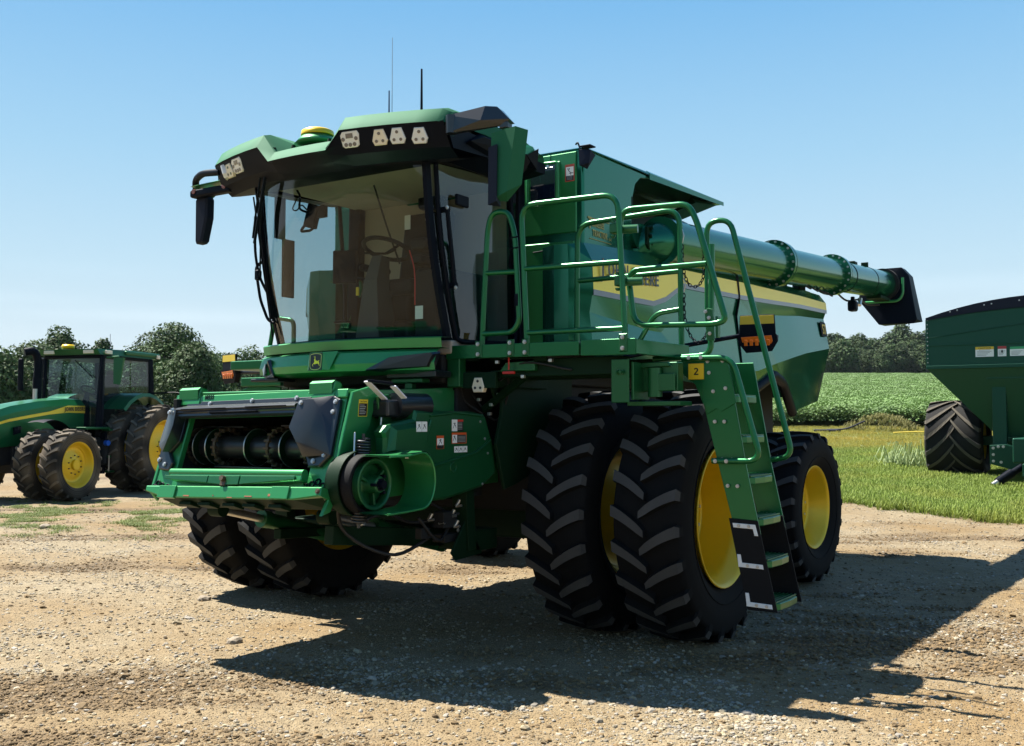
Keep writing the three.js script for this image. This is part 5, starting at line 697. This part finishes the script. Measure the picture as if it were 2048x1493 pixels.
  P(T, 'front_window', [hull([[-.76, 1.95, 1.17], [.76, 1.95, 1.17], [-.8, 2.98, 1.06], [.8, 2.98, 1.06], [0, 2.4, 1.2], [-.76, 1.95, 1.166], [.8, 2.98, 1.056]])].map((g) => grid([[[-.76, 1.5, 1.17], [0, 1.5, 1.24], [.76, 1.5, 1.17]], [[-.8, 2.98, 1.06], [0, 2.98, 1.14], [.8, 2.98, 1.06]]], 1)), glassT);
  P(T, 'side_window', [grid([[[cw, 1.5, 1.06], [cw, 1.5, .05]], [[cw, 2.98, 1.0], [cw, 2.98, .05]]], 0), grid([[[-cw, 1.5, 1.10], [-cw, 1.5, .05]], [[-cw, 2.98, 1.04], [-cw, 2.98, .05]]], 0)], glassT);
  P(T, 'side_window', [grid([[[cw, 1.52, .0], [cw, 2.06, -.78]], [[cw, 2.98, 0], [cw, 2.98, -.76]]], 0), grid([[[-cw, 1.52, .0], [-cw, 2.06, -.78]], [[-cw, 2.98, 0], [-cw, 2.98, -.76]]], 0)], glassT);
  P(T, 'rear_window', [grid([[[-cw, 2.0, -.82], [cw, 2.0, -.82]], [[-cw, 2.98, -.8], [cw, 2.98, -.8]]], 0)], glassT);
  P(T, 'operator_seat', [box(0, 2.0, .0, .5, .14, .5, .05), box(0, 2.35, -.25, .5, .62, .12, .05), box(0, 2.7, -.3, .28, .14, .09, .04), box(.34, 2.2, .1, .1, .07, .4, .03), box(0, 1.7, 0, .4, .5, .45, .05)], M.seat);
  P(T, 'steering_wheel', [new THREE.TorusGeometry(.19, .018, 8, 28).rotateX(Math.PI / 2 - .5).translate(0, 2.3, .52), hull([[-.1, 1.5, .9], [.1, 1.5, .9], [-.06, 2.25, .58], [.06, 2.25, .58], [-.1, 1.5, .6], [.1, 1.5, .6]])], M.seat);
  P(T, 'door_sticker', [box(.798, 1.98, .33, .004, .10, .10, .001), box(.798, 1.72, .36, .004, .18, .12, .001)], M.white);
  P(T, 'cab_roof', [hull([[-.84, 3.06, -.95], [.84, 3.06, -.95], [-.85, 3.06, 1.22], [.85, 3.06, 1.22], [-.8, 3.20, -.98], [.8, 3.20, -.98], [-.8, 3.18, 1.28], [.8, 3.18, 1.28], [0, 3.23, .2], [-.8, 3.22, -.2], [.8, 3.22, -.2]]), bx2(-.88, .88, 3.10, 3.19, -1.05, .3, .03)], M.greenFlat);
  P(T, 'roof_light', [box(.55, 3.12, 1.25, .28, .08, .06, .01), box(-.55, 3.12, 1.25, .28, .08, .06, .01), box(.87, 3.12, .95, .05, .08, .22, .01), box(.885, 3.11, -.95, .05, .08, .12, .01)], M.lampWarm);
  P(T, 'gps_receiver', [lathe([[.001, .1], [.13, .095], [.15, .05], [.14, 0], [.001, 0]], 24).translate(-.15, 3.2, 1.1)], M.yellow);
  P(T, 'antenna', [cyl([.1, 3.2, -.1], [.1, 3.62, -.1], .008, .005, 6), cyl([.1, 3.2, -.1], [.1, 3.28, -.1], .06, .03, 10)], M.black);
  P(T, 'side_mirror', [hull([[.98, 3.0, .92], [1.22, 3.0, .88], [1.0, 2.42, .94], [1.16, 2.40, .90], [.98, 3.0, .80], [1.2, 3.0, .78], [1.0, 2.45, .84]]), beam([.84, 3.0, 1.0], [1.1, 3.02, .86], .05, .05, .02)], M.greenFlat);
  P(T, 'side_mirror', [hull([[-.98, 2.98, .92], [-1.2, 2.98, .9], [-1.0, 2.45, .94], [-1.18, 2.45, .92], [-1.1, 2.7, .8]]), beam([-.84, 3.0, 1.0], [-1.1, 3.0, .88], .05, .05, .02)], M.black);
  P(T, 'wiper', [beam([.1, 2.95, 1.17], [.62, 2.55, 1.17], .02, .02)], M.black);
  const fd = (s) => grid(Array.from({ length: 10 }, (_, i) => { const a = -1.25 + i * .23; return [.62, 1.0, 1.24, 1.26].map((x, k) => V(s * x, 1.06 + (k === 3 ? 1.10 : 1.18) * Math.cos(a), (k === 3 ? 1.10 : 1.18) * Math.sin(a))); }), .5);
  P(T, 'rear_fender', [fd(1)], M.greenFlat); P(T, 'rear_fender', [fd(-1)], M.greenFlat);
  P(T, 'fender_marker', [tube([[.9, 2.24, -.5], [1.6, 2.26, -.62], [2.3, 2.18, -.6]], .02, .05, 6)], M.black);
  P(T, 'marker_reflector', [box(2.0, 2.225, -.6, .25, .05, .03, .006)], M.yellow);
  // steps and tank
  P(T, 'fuel_tank', [bx2(.55, .98, .62, 1.2, .45, 1.15, .08)], M.dark);
  P(T, 'blue_cap', [cyl([.95, 1.12, 1.12], [1.05, 1.12, 1.14], .06, .06, 14)], Std([.02, .12, .55], .4));
  P(T, 'step_side', [1.12, .60].map((z) => plate('x', z > 1 ? .92 : .92, [[.45, z], [1.5, z - .05], [1.5, z - .12], [.45, z - .04]], .45)), M.black);
  for (const y of [.47, .80, 1.10, 1.38]) P(T, 'step', [bx2(.58, 1.02, y, y + .045, .62, 1.08, .01)], M.greenFlat);
  P(T, 'step_rail', [tube([[1.02, .55, 1.1], [1.04, .5, 1.1], [1.04, .85, 1.1]], .014, .03, 6), tube([[1.02, .55, .62], [1.04, .5, .62], [1.04, .85, .62]], .014, .03, 6)], M.steel);
  P(T, 'running_board', [bx2(.5, 1.02, 1.42, 1.47, 1.05, 1.9, .01)], M.greenFlat);
  for (const c of T.children) if (c.name !== 'wheel') c.scale.y = 1.065;
}
// ================================================================ grain cart on the right
{
  const G = thing('grain_cart', 'dark green grain cart with wide tyre and navy tarp at the right edge', 'grain cart');
  G.position.set(2.9, .36, -19.0); G.rotation.y = .02;
  const gm = Phy([.003, .060, .034], .42, { metalness: .55, clearcoat: .12, clearcoatRoughness: .3 });
  const tg = tyre({ R: .94, w: 1.24, rim: .46, lugs: 15, lugH: .05, dir: -1, lugW: .042, sweepK: 1.1, dust: [.09, .08, .065], base: [.016, .016, .016] });
  const rg = rimGeo({ r: .45, w: 1.1, disc: .2, hub: .2 });
  for (const s of [-1, 1]) { const w = new THREE.Group(); w.name = 'wheel'; w.position.set(s * 2.08, .90, 0); G.add(w); P(w, 'tyre', tg, M.rubber); const r = P(w, 'rim', rg, M.yellow); if (s < 0) r.rotation.y = Math.PI; }
  P(G, 'axle', [bx2(-1.6, 1.6, .78, 1.0, -.15, .15, .02), bx2(-.5, .5, .5, 1.0, -1.0, 3.6, .03)], gm);
  const hw = 2.42, zf = 1.85, zb = -2.4;
  P(G, 'front_wall', [hull([[-hw, 2.52, zf], [-hw, 3.62, zf], [hw, 2.52, zf], [hw, 3.62, zf], [-hw, 2.52, zf - .05], [-hw, 3.62, zf - .05], [hw, 2.52, zf - .05], [hw, 3.62, zf - .05], [-1.4, 3.86, zf], [1.4, 3.86, zf], [0, 3.92, zf], [0, 3.92, zf - .05]])], gm);
  P(G, 'front_slope', [hull([[-hw, 2.52, zf], [hw, 2.52, zf], [-1.02, 1.0, zf - .35], [1.02, 1.0, zf - .35], [-hw, 2.52, zf - .05], [hw, 2.52, zf - .05], [-1.02, 1.0, zf - .42], [1.02, 1.0, zf - .42]])], gm);
  P(G, 'side_wall', [hull([[-hw, 2.52, zf], [-hw, 3.62, zf], [-hw, 2.52, zb], [-hw, 3.62, zb], [-hw + .05, 2.52, zf - .01], [-hw + .05, 3.62, zb]]), hull([[-hw, 2.52, zf - .02], [-hw, 2.52, zb], [-.9, .95, 1.2], [-.9, .95, -1.6], [-hw + .06, 2.52, zf - .02], [-.84, .95, 1.2]])], gm);
  P(G, 'side_wall', [hull([[hw, 2.52, zf], [hw, 3.62, zf], [hw, 2.52, zb], [hw, 3.62, zb], [hw - .05, 2.52, zf - .01], [hw - .05, 3.62, zb]]), hull([[hw, 2.52, zf - .02], [hw, 2.52, zb], [.9, .95, 1.2], [.9, .95, -1.6], [hw - .06, 2.52, zf - .02], [.84, .95, 1.2]])], gm);
  P(G, 'rear_wall', [hull([[-hw, 2.52, zb], [hw, 2.52, zb], [-hw, 3.62, zb], [hw, 3.62, zb], [-1, .95, -1.6], [1, .95, -1.6], [-hw, 3.62, zb - .05], [hw, 2.52, zb - .05]])], gm);
  P(G, 'bin_floor', [bx2(-.95, .95, .9, .98, -1.6, 1.4, .01)], gm);
  const top = Array.from({ length: 15 }, (_, i) => { const x = -hw + i * hw * 2 / 14; return [x, 3.66 + .40 * (1 - (x / hw) ** 2)]; });
  P(G, 'tarp', [grid([zf + .04, zf + .03, -.3, zb - .05].map((z) => top.map(([x, y]) => V(x, y, z))), .3), grid([top.map(([x, y]) => V(x, y, zf + .04)), top.map(([x]) => V(x, 3.60 + .2 * (1 - (x / hw) ** 2), zf + .035))], .3)], M.navy);
  P(G, 'wall_rib', [bx2(-hw, hw, 3.02, 3.06, zf, zf + .02, .004), bx2(-hw, hw, 2.50, 2.58, zf - .01, zf + .05, .008), bx2(-hw - .01, -hw + .05, 2.52, 3.62, zf - .02, zf + .015, .004), beam([-hw, 3.2, zf + .015], [0, 3.5, zf + .015], .012, .012)], gm);
  P(G, 'bolt', [Array.from({ length: 12 }, (_, i) => bolt([-hw + .03, 2.56 + i * .095, zf + .016], Z, .012, .008)), [-1.9, -1.75, -1.2, -1.05, -.5, -.35].map((x) => bolt([x, 3.66 + .3 * (1 - (x / hw) ** 2), zf + .045], Z, .016, .008))], M.bolt);
  P(G, 'frame_post', [bx2(-1.10, -.82, .7, 2.35, zf - .28, zf - .1, .01), bx2(.82, 1.10, .7, 2.35, zf - .28, zf - .1, .01), bx2(-1.2, 1.2, 2.26, 2.36, zf - .3, zf - .05, .01)], gm);
  P(G, 'tongue', [plate('z', zf + .25, [[-1.12, .42], [-1.12, .82], [-.8, .84], [0, .6], [.8, .84], [1.12, .82], [1.12, .42], [.5, .25], [-.5, .25]], .5), bx2(-.15, .15, .3, .55, zf, 5.2, .02)], gm);
  P(G, 'tongue_bolt', [[-1.05, .48], [-1.05, .62], [-1.05, .76], [-.95, .79], [-.85, .79], [-.9, .46]].map(([x, y]) => bolt([x, y, zf + .25], Z, .03, .02)), M.bolt);
  P(G, 'drive_shaft', [sweep([V(-.1, .62, 2.3), V(-.45, .38, 2.6), V(-.8, .12, 2.95)], .075, 12), cyl([-.62, .26, 2.78], [-.86, .08, 3.02], .10, .085, 14)], M.black);
  P(G, 'shaft_yoke', [cyl([-.86, .08, 3.02], [-.95, .02, 3.1], .06, .05, 12)], M.steel);
  P(G, 'shaft_sleeve', [cyl([-.1, .62, 2.3], [-.5, .35, 2.65], .06, .06, 12)], M.white);
  const lab = (x0, x1, y0, y1, top, k) => decal(G, 'label', [x0, y0, zf + .004], [x1, y0, zf + .004], [x0, y1, zf + .004], 128, 96, (x, w, h) => { x.fillStyle = '#dfe3e0'; x.fillRect(0, 0, w, h); x.fillStyle = top; x.fillRect(0, 0, w, 26); x.fillStyle = '#222'; if (k === 1) { x.fillRect(24, 30, 80, 3); x.font = 'bold 20px sans-serif'; x.fillText('CAUTION', 20, 20); } for (let i = 0; i < 4; i++) x.fillRect(12, 44 + i * 12, 100 - i * 12, 3); if (k === 2) { x.beginPath(); x.arc(64, 50, 15, 0, 7); x.fill(); } });
  lab(-1.40, -1.03, 2.75, 2.97, '#d8b52a', 1); lab(-.95, -.78, 2.75, 2.97, '#a83a3a', 2); lab(-.71, -.43, 2.75, 2.95, '#2f9a63', 0); lab(-.36, -.1, 2.75, 2.95, '#dfe3e0', 2);
}
// ================================================================ grass, crop, trees
const blade = (pts, w) => { const pos = [], n = pts.length; for (let i = 0; i < n - 1; i++) { const a = vec(pts[i]), b = vec(pts[i + 1]), s = V(w[0], 0, w[1]), wa = 1 - i / n, wb = 1 - (i + 1) / n; const A = a.clone().addScaledVector(s, wa), B = a.clone().addScaledVector(s, -wa), C = b.clone().addScaledVector(s, wb), E = b.clone().addScaledVector(s, -wb); for (const p of [A, B, C, C, B, E]) pos.push(p.x, p.y, p.z); } const g = new THREE.BufferGeometry(); g.setAttribute('position', new THREE.Float32BufferAttribute(pos, 3)); g.computeVertexNormals(); return norm(g); };
function tuft(nb, h, spread, w, droop) { return merge(Array.from({ length: nb }, () => { const a = rnd(6.283), r = rnd(spread * .5), l = h * rnd(.55, 1.1), o = spread * rnd(.4, 1.1), c = Math.cos(a), s = Math.sin(a); return blade([[r * c, -.02, r * s], [r * c + o * c * .25, l * .5, r * s + o * s * .25], [r * c + o * c * .65, l * (1 - droop * .25), r * s + o * s * .65], [r * c + o * c, l * (1 - droop), r * s + o * s]], [-s * w, c * w]); })); }
function scatter(name, geo, mat, N, pick, label, category) {
  const im = new THREE.InstancedMesh(geo, mat, N), m = M4(), q = new THREE.Quaternion(), c = new THREE.Color(); let k = 0, guard = 0;
  while (k < N && guard++ < N * 40) { const r = pick(); if (!r) continue; const [w, s, col, sy] = r; m.compose(V(w.x, groundAt(w.x, w.z) - .01, w.z), q.setFromAxisAngle(Y, rnd(6.283)), V(s, s * (sy ?? 1), s)); im.setMatrixAt(k, m); c.setRGB(...col); im.setColorAt(k, c); k++; }
  im.count = k; im.name = name; shade(im); return tag(im, label, category, null, 'stuff');
}
const leafMat = (c, tr = .35) => Phy(c, .75, { side: THREE.DoubleSide, transmission: tr, thickness: 0, specularIntensity: .4 });
{
  reseed(31);
  const tg = tuft(11, .20, .13, .0075, .35);
  scatter('grass', tg, leafMat([1, 1, 1]), 60000, () => { const D = 17 + 30 * Math.pow(rnd(), 1.35), L = D * rnd(.16, .62), e = edgeD(L); if (D < e - .9 + 1.5 * Math.pow(rnd(), .6)) return; const w = at(D, L), mm = smooth(D, 30, 36); if (mm > .5 && rnd() < .5) return; const t = rnd(.75, 1.2), y = Math.max(0, N3(w.x * .5, w.z * .5, 51)); return [w, rnd(.6, 1.25) * (1 - .5 * mm) * (1 + .5 * Math.max(0, N3(w.x * .7, w.z * .7, 71))), [t * (.235 + .13 * y + .11 * mm), t * (.315 + .03 * y), t * .06], 1]; }, 'bright green grass strip between the gravel lot and the crop field', 'grass');
  scatter('lot_weeds', tuft(7, .05, .08, .005, .3), leafMat([1, 1, 1]), 3500, () => { const D = rnd(13.5, 24), L = D * rnd(-.5, -.1); if (rnd() > lotGrass(D, L) * 1.3) return; const t = rnd(.8, 1.2); return [at(D, L), rnd(.6, 1.3), [t * .15, t * .19, t * .045]]; }, 'thin green weeds growing through the gravel before the tractor', 'weeds');
  const soy = merge(Array.from({ length: 44 }, () => { const a = rnd(6.283), r = rnd(.03, .42), y = rnd(.25, .85), s = rnd(.04, .07), g = new THREE.PlaneGeometry(s, s * 1.4); g.rotateX(-Math.PI / 2 + rnd(-.7, .7)).rotateZ(rnd(-.5, .5)).rotateY(a).translate(r * Math.cos(a), y, r * Math.sin(a)); return g; }));
  scatter('soybean_crop', soy, leafMat([1, 1, 1], .3), 90000, () => { const D = 45.5 * Math.pow(255 / 45.5, Math.pow(rnd(), .85)), L = D * rnd(.12, .66), w = at(D, L); if (D < 47 + 1.2 * N3(w.x * .3, w.z * .3, 3)) return; const t = rnd(.75, 1.2) * (1 + .25 * N3(w.x * .05, w.z * .12, 3)); return [w, rnd(.85, 1.2) * (1 + Math.max(0, D - 60) * .006), [t * .125, t * .215, t * .06], 1 / (1 + Math.max(0, D - 60) * .006)]; }, 'green soybean field rising to the wooded edge on the right', 'crop');
  // weed clump and heap by the cart
  const wc = thing('weed_clump', 'tall pale green weed clump beside the grain cart tyre', 'weeds'); const p = at(26.2, 10.1); wc.position.set(p.x, groundAt(p.x, p.z), p.z);
  P(wc, 'blades', Array.from({ length: 26 }, () => tuft(9, rnd(.4, 1.0), .40, .022, .45).translate(rnd(-.7, .5), 0, rnd(-.45, .45))), leafMat([.30, .38, .18]));
  const hp = thing('grass_heap', 'low heap of cut brown green grass at the edge of the crop', 'heap'); const h = at(43.5, 15.4); hp.position.set(h.x, groundAt(h.x, h.z), h.z);
  P(hp, 'cut_grass', Array.from({ length: 130 }, () => { const a = rnd(6.283), r = Math.sqrt(rnd()); return tuft(7, .22, .28, .014, .8).translate(1.5 * r * Math.cos(a), .62 * (1 - r * r), .9 * r * Math.sin(a)); }), leafMat([.19, .18, .06], .2));
  const a = at(43, 13.0), b = at(42, 14.2), ga = groundAt(a.x, a.z), gb = groundAt(b.x, b.z);
  const pole = shade(new THREE.Mesh(merge([sweep(arc([[a.x, ga + .12, a.z], [(a.x + b.x) / 2, ga + .16, (a.z + b.z) / 2], [b.x, gb + .5, b.z]], 10), .035, 6), box(a.x, ga + .08, a.z, 1.0, .10, .5, .04)]), M.navy)); pole.name = 'bent_pole'; tag(pole, 'dark bent pole and sheet lying in the grass behind the rear wheel', 'pole');
  const h0 = at(40.5, 14.8), h1 = at(40, 17.4); const hose = shade(new THREE.Mesh(sweep(arc([0, .35, .7, 1].map((t, i) => { const q = h0.clone().lerp(h1, t); return [q.x, groundAt(q.x, q.z) + .14 + .03 * (i % 2), q.z]; }), 14), .03, 6), Std([.75, .55, .08], .6))); hose.name = 'yellow_hose'; tag(hose, 'yellow hose lying across the grass left of the grain cart', 'hose');
}
// a crown of leaf clumps: blobs [x, y, z, r]
function crownGeo(blobs, n, size, tone = 1) {
  const pos = [], nor = [], col = [], total = blobs.reduce((s, b) => s + b[3] ** 2, 0);
  for (const [bx, by, bz, r] of blobs) {
    const k = Math.round(n * r * r / total), bt = rnd(.75, 1.25);
    for (let i = 0; i < k; i++) {
      const d = V(rnd(-1, 1), rnd(-1, 1), rnd(-1, 1)); if (d.lengthSq() > 1 || d.lengthSq() < .05) { i--; continue; } d.normalize();
      const lump = 1 + .28 * N3(d.x * 2.6 + bx, d.y * 2.6 + by, d.z * 2.6 + bz), rr = r * lump * (rnd() < .72 ? rnd(.80, 1.05) : rnd(.35, .85));
      const c = d.clone().multiplyScalar(rr).multiply(V(1, .86, 1)).add(V(bx, by, bz)), s = size * rnd(.55, 1.3);
      const nn = d.clone().add(V(rnd(-.8, .8), rnd(-.5, .9), rnd(-.8, .8))).normalize(), u = V(rnd(-1, 1), rnd(-1, 1), rnd(-1, 1)).cross(nn).normalize(), v = nn.clone().cross(u);
      const P4 = [c.clone().addScaledVector(u, s), c.clone().addScaledVector(v, s * .6).addScaledVector(nn, -s * .15), c.clone().addScaledVector(u, -s), c.clone().addScaledVector(v, -s * .6).addScaledVector(nn, -s * .15)];
      const t = tone * bt * rnd(.7, 1.3), cc = [t * (.046 + .018 * rnd()), t * .094, t * .030];
      for (const j of [0, 1, 2, 0, 2, 3]) { pos.push(P4[j].x, P4[j].y, P4[j].z); nor.push(nn.x, nn.y, nn.z); col.push(...cc); }
    }
  }
  const g = new THREE.BufferGeometry(); g.setAttribute('position', new THREE.Float32BufferAttribute(pos, 3)); g.setAttribute('normal', new THREE.Float32BufferAttribute(nor, 3)); g.setAttribute('color', new THREE.Float32BufferAttribute(col, 3));
  return norm(g);
}
function trunkGeo(h, r, limbs) { return [sweep(arc([[0, -.3, 0], [rnd(-.1, .1), h * .4, rnd(-.1, .1)], [rnd(-.3, .3), h, rnd(-.3, .3)]], 8), (t) => r * (1.15 - .75 * t), 8), ...Array.from({ length: limbs }, () => { const a = rnd(6.283), y = h * rnd(.35, .85), l = h * rnd(.3, .5); return sweep(arc([[0, y, 0], [l * .5 * Math.cos(a), y + l * .4, l * .5 * Math.sin(a)], [l * Math.cos(a), y + l * .9, l * Math.sin(a)]], 5), (t) => r * .45 * (1 - .8 * t), 5); })]; }
const foliage = new THREE.MeshPhysicalMaterial({ vertexColors: true, roughness: .7, side: THREE.DoubleSide, transmission: .25, thickness: 0, specularIntensity: .25 });
const bark = Std([.075, .06, .045], .95);
function blobTree(H, W, n) { const b = []; for (let i = 0; i < n; i++) { const y = H * (.22 + .68 * i / (n - 1)), f = Math.sin(Math.PI * Math.min(.97, .18 + .80 * i / (n - 1))), a = i * 2.4 + rnd(.8), o = W * .5 * f * rnd(.35, .8); b.push([o * Math.cos(a), y, o * Math.sin(a), W * .30 * (.55 + .5 * f) * rnd(.8, 1.15)]); } return b; }
{
  reseed(41);
  const near = (D, px, H, W, nb, leaves, label, size = .20) => { const L = (px - 1024) / 2086 * D, p = at(D, L), t = thing('tree', label, 'tree'); t.position.set(p.x, groundAt(p.x, p.z), p.z); t.rotation.y = rnd(6); P(t, 'crown', crownGeo(blobTree(H, W, nb), leaves, size), foliage); P(t, 'trunk', trunkGeo(H * .7, .24, 5), bark); return t; };
  near(66, 345, 7.9, 6.6, 22, 30000, 'tallest dense dark tree directly behind the tractor cab roof', 0.112);
  near(60, 385, 6.2, 4.6, 18, 18000, 'rounded tree between the tractor cab and the harvester feeder house', 0.112);
  near(72, 120, 8.4, 4.8, 19, 18000, 'upright tree rising above the tractor exhaust stack', 0.119);
  near(60, 65, 6.3, 5.4, 19, 19000, 'bushy tree behind the tractor hood', 0.112);
  near(56, -5, 5.6, 4.0, 17, 14000, 'tree cut by the left edge of the photograph', 0.112);
  near(78, 203, 8.2, 3.4, 15, 9000, 'small treetop just above the tractor roof', 0.125);
  near(70, 255, 6.2, 5.2, 17, 14000, 'low tree seen through the tractor cab windows', 0.119);
  near(64, 180, 5.2, 5.4, 17, 14000, 'low bushy tree behind the tractor exhaust', 0.119);
  near(84, 440, 6.9, 6.0, 18, 14000, 'tree left of the corner marker of the harvester', 0.132);
  near(88, 500, 7.4, 6.4, 18, 14000, 'wide tree behind the left corner marker lamp', 0.132);
  near(92, 556, 7.4, 5.4, 17, 12000, 'tree partly behind the railing post left of the cab', 0.132);
  near(68, 415, 4.2, 4.6, 15, 10000, 'low shrubby tree above the feeder house left corner', 0.119);
  near(74, 470, 3.9, 4.4, 15, 10000, 'short shrubby tree under the left marker lamp', 0.119);
}
{
  reseed(53);
  const kinds = Array.from({ length: 5 }, (_, i) => ({ c: crownGeo(blobTree(12, 8 + i * .5, 14), 4200, .38, .62 + .07 * i), t: merge(trunkGeo(9, .3, 4)) }));
  const put = (D, px, H, k, label, group) => { const L = (px - 1024) / 2086 * D, p = at(D, L), t = thing('tree', label, 'tree', group); P(t, 'crown', kinds[k % 5].c, foliage); P(t, 'trunk', kinds[k % 5].t, bark); const s = H / 12.4; t.scale.set(s * rnd(.9, 1.2), s, s * rnd(.9, 1.2)); t.position.set(p.x, groundAt(p.x, p.z) - .4, p.z); t.rotation.y = rnd(6.3); };
  const lab = 'broad dark green tree in the woodland edge behind the soybean field';
  for (let i = 0; i < 15; i++) put(248 + rnd(-5, 6), 1610 + i * 19.5 + rnd(-6, 6), rnd(6.8, 9.6), i, lab, 'woodland edge trees behind the crop');
  for (let i = 0; i < 13; i++) put(262 + rnd(-4, 8), 1600 + i * 21.5 + rnd(-8, 8), rnd(10.2, 12.6), i + 2, lab, 'woodland edge trees behind the crop');
  put(268, 1805, 14.6, 3, 'tallest thin treetop standing above the woodland right of the auger spout');
  const N = 680, im = new THREE.InstancedMesh(kinds[1].c, foliage, N), m = M4(), q = new THREE.Quaternion(); let k = 0;
  while (k < N) { const right = k < 160 || k >= 560, round = k >= 420 && k < 560, mid = k >= 560, D = round ? rnd(75, 120) : right ? (k < 70 ? rnd(246, 275) : rnd(270, 330)) : rnd(150, 330), px = mid ? rnd(700, 1650) : right ? (k < 70 ? rnd(1890, 2500) : rnd(1350, 2300)) : rnd(-300, 900), L = (px - 1024) / 2086 * D, ra = YAW + rnd(-1.7, .55), p = round ? V(5.64 + D * Math.sin(ra), 0, 7.62 + D * Math.cos(ra)) : at(D, L), s = round ? rnd(.8, 1.2) : right ? rnd(.8, 1.0) : rnd(.55, .8); m.compose(V(p.x, groundAt(p.x, p.z) - .6, p.z), q.setFromAxisAngle(Y, rnd(6.3)), V(s * 1.2, s, s * 1.2)); im.setMatrixAt(k++, m); }  // includes unseen trees added behind the camera to darken reflections in the paint
  im.name = 'far_woodland_and_added_trees'; shade(im); tag(im, 'hazy wooded hillside far behind the machines, with unseen trees added behind the camera', 'woodland', null, 'stuff');
}
renderer.render(scene, camera);
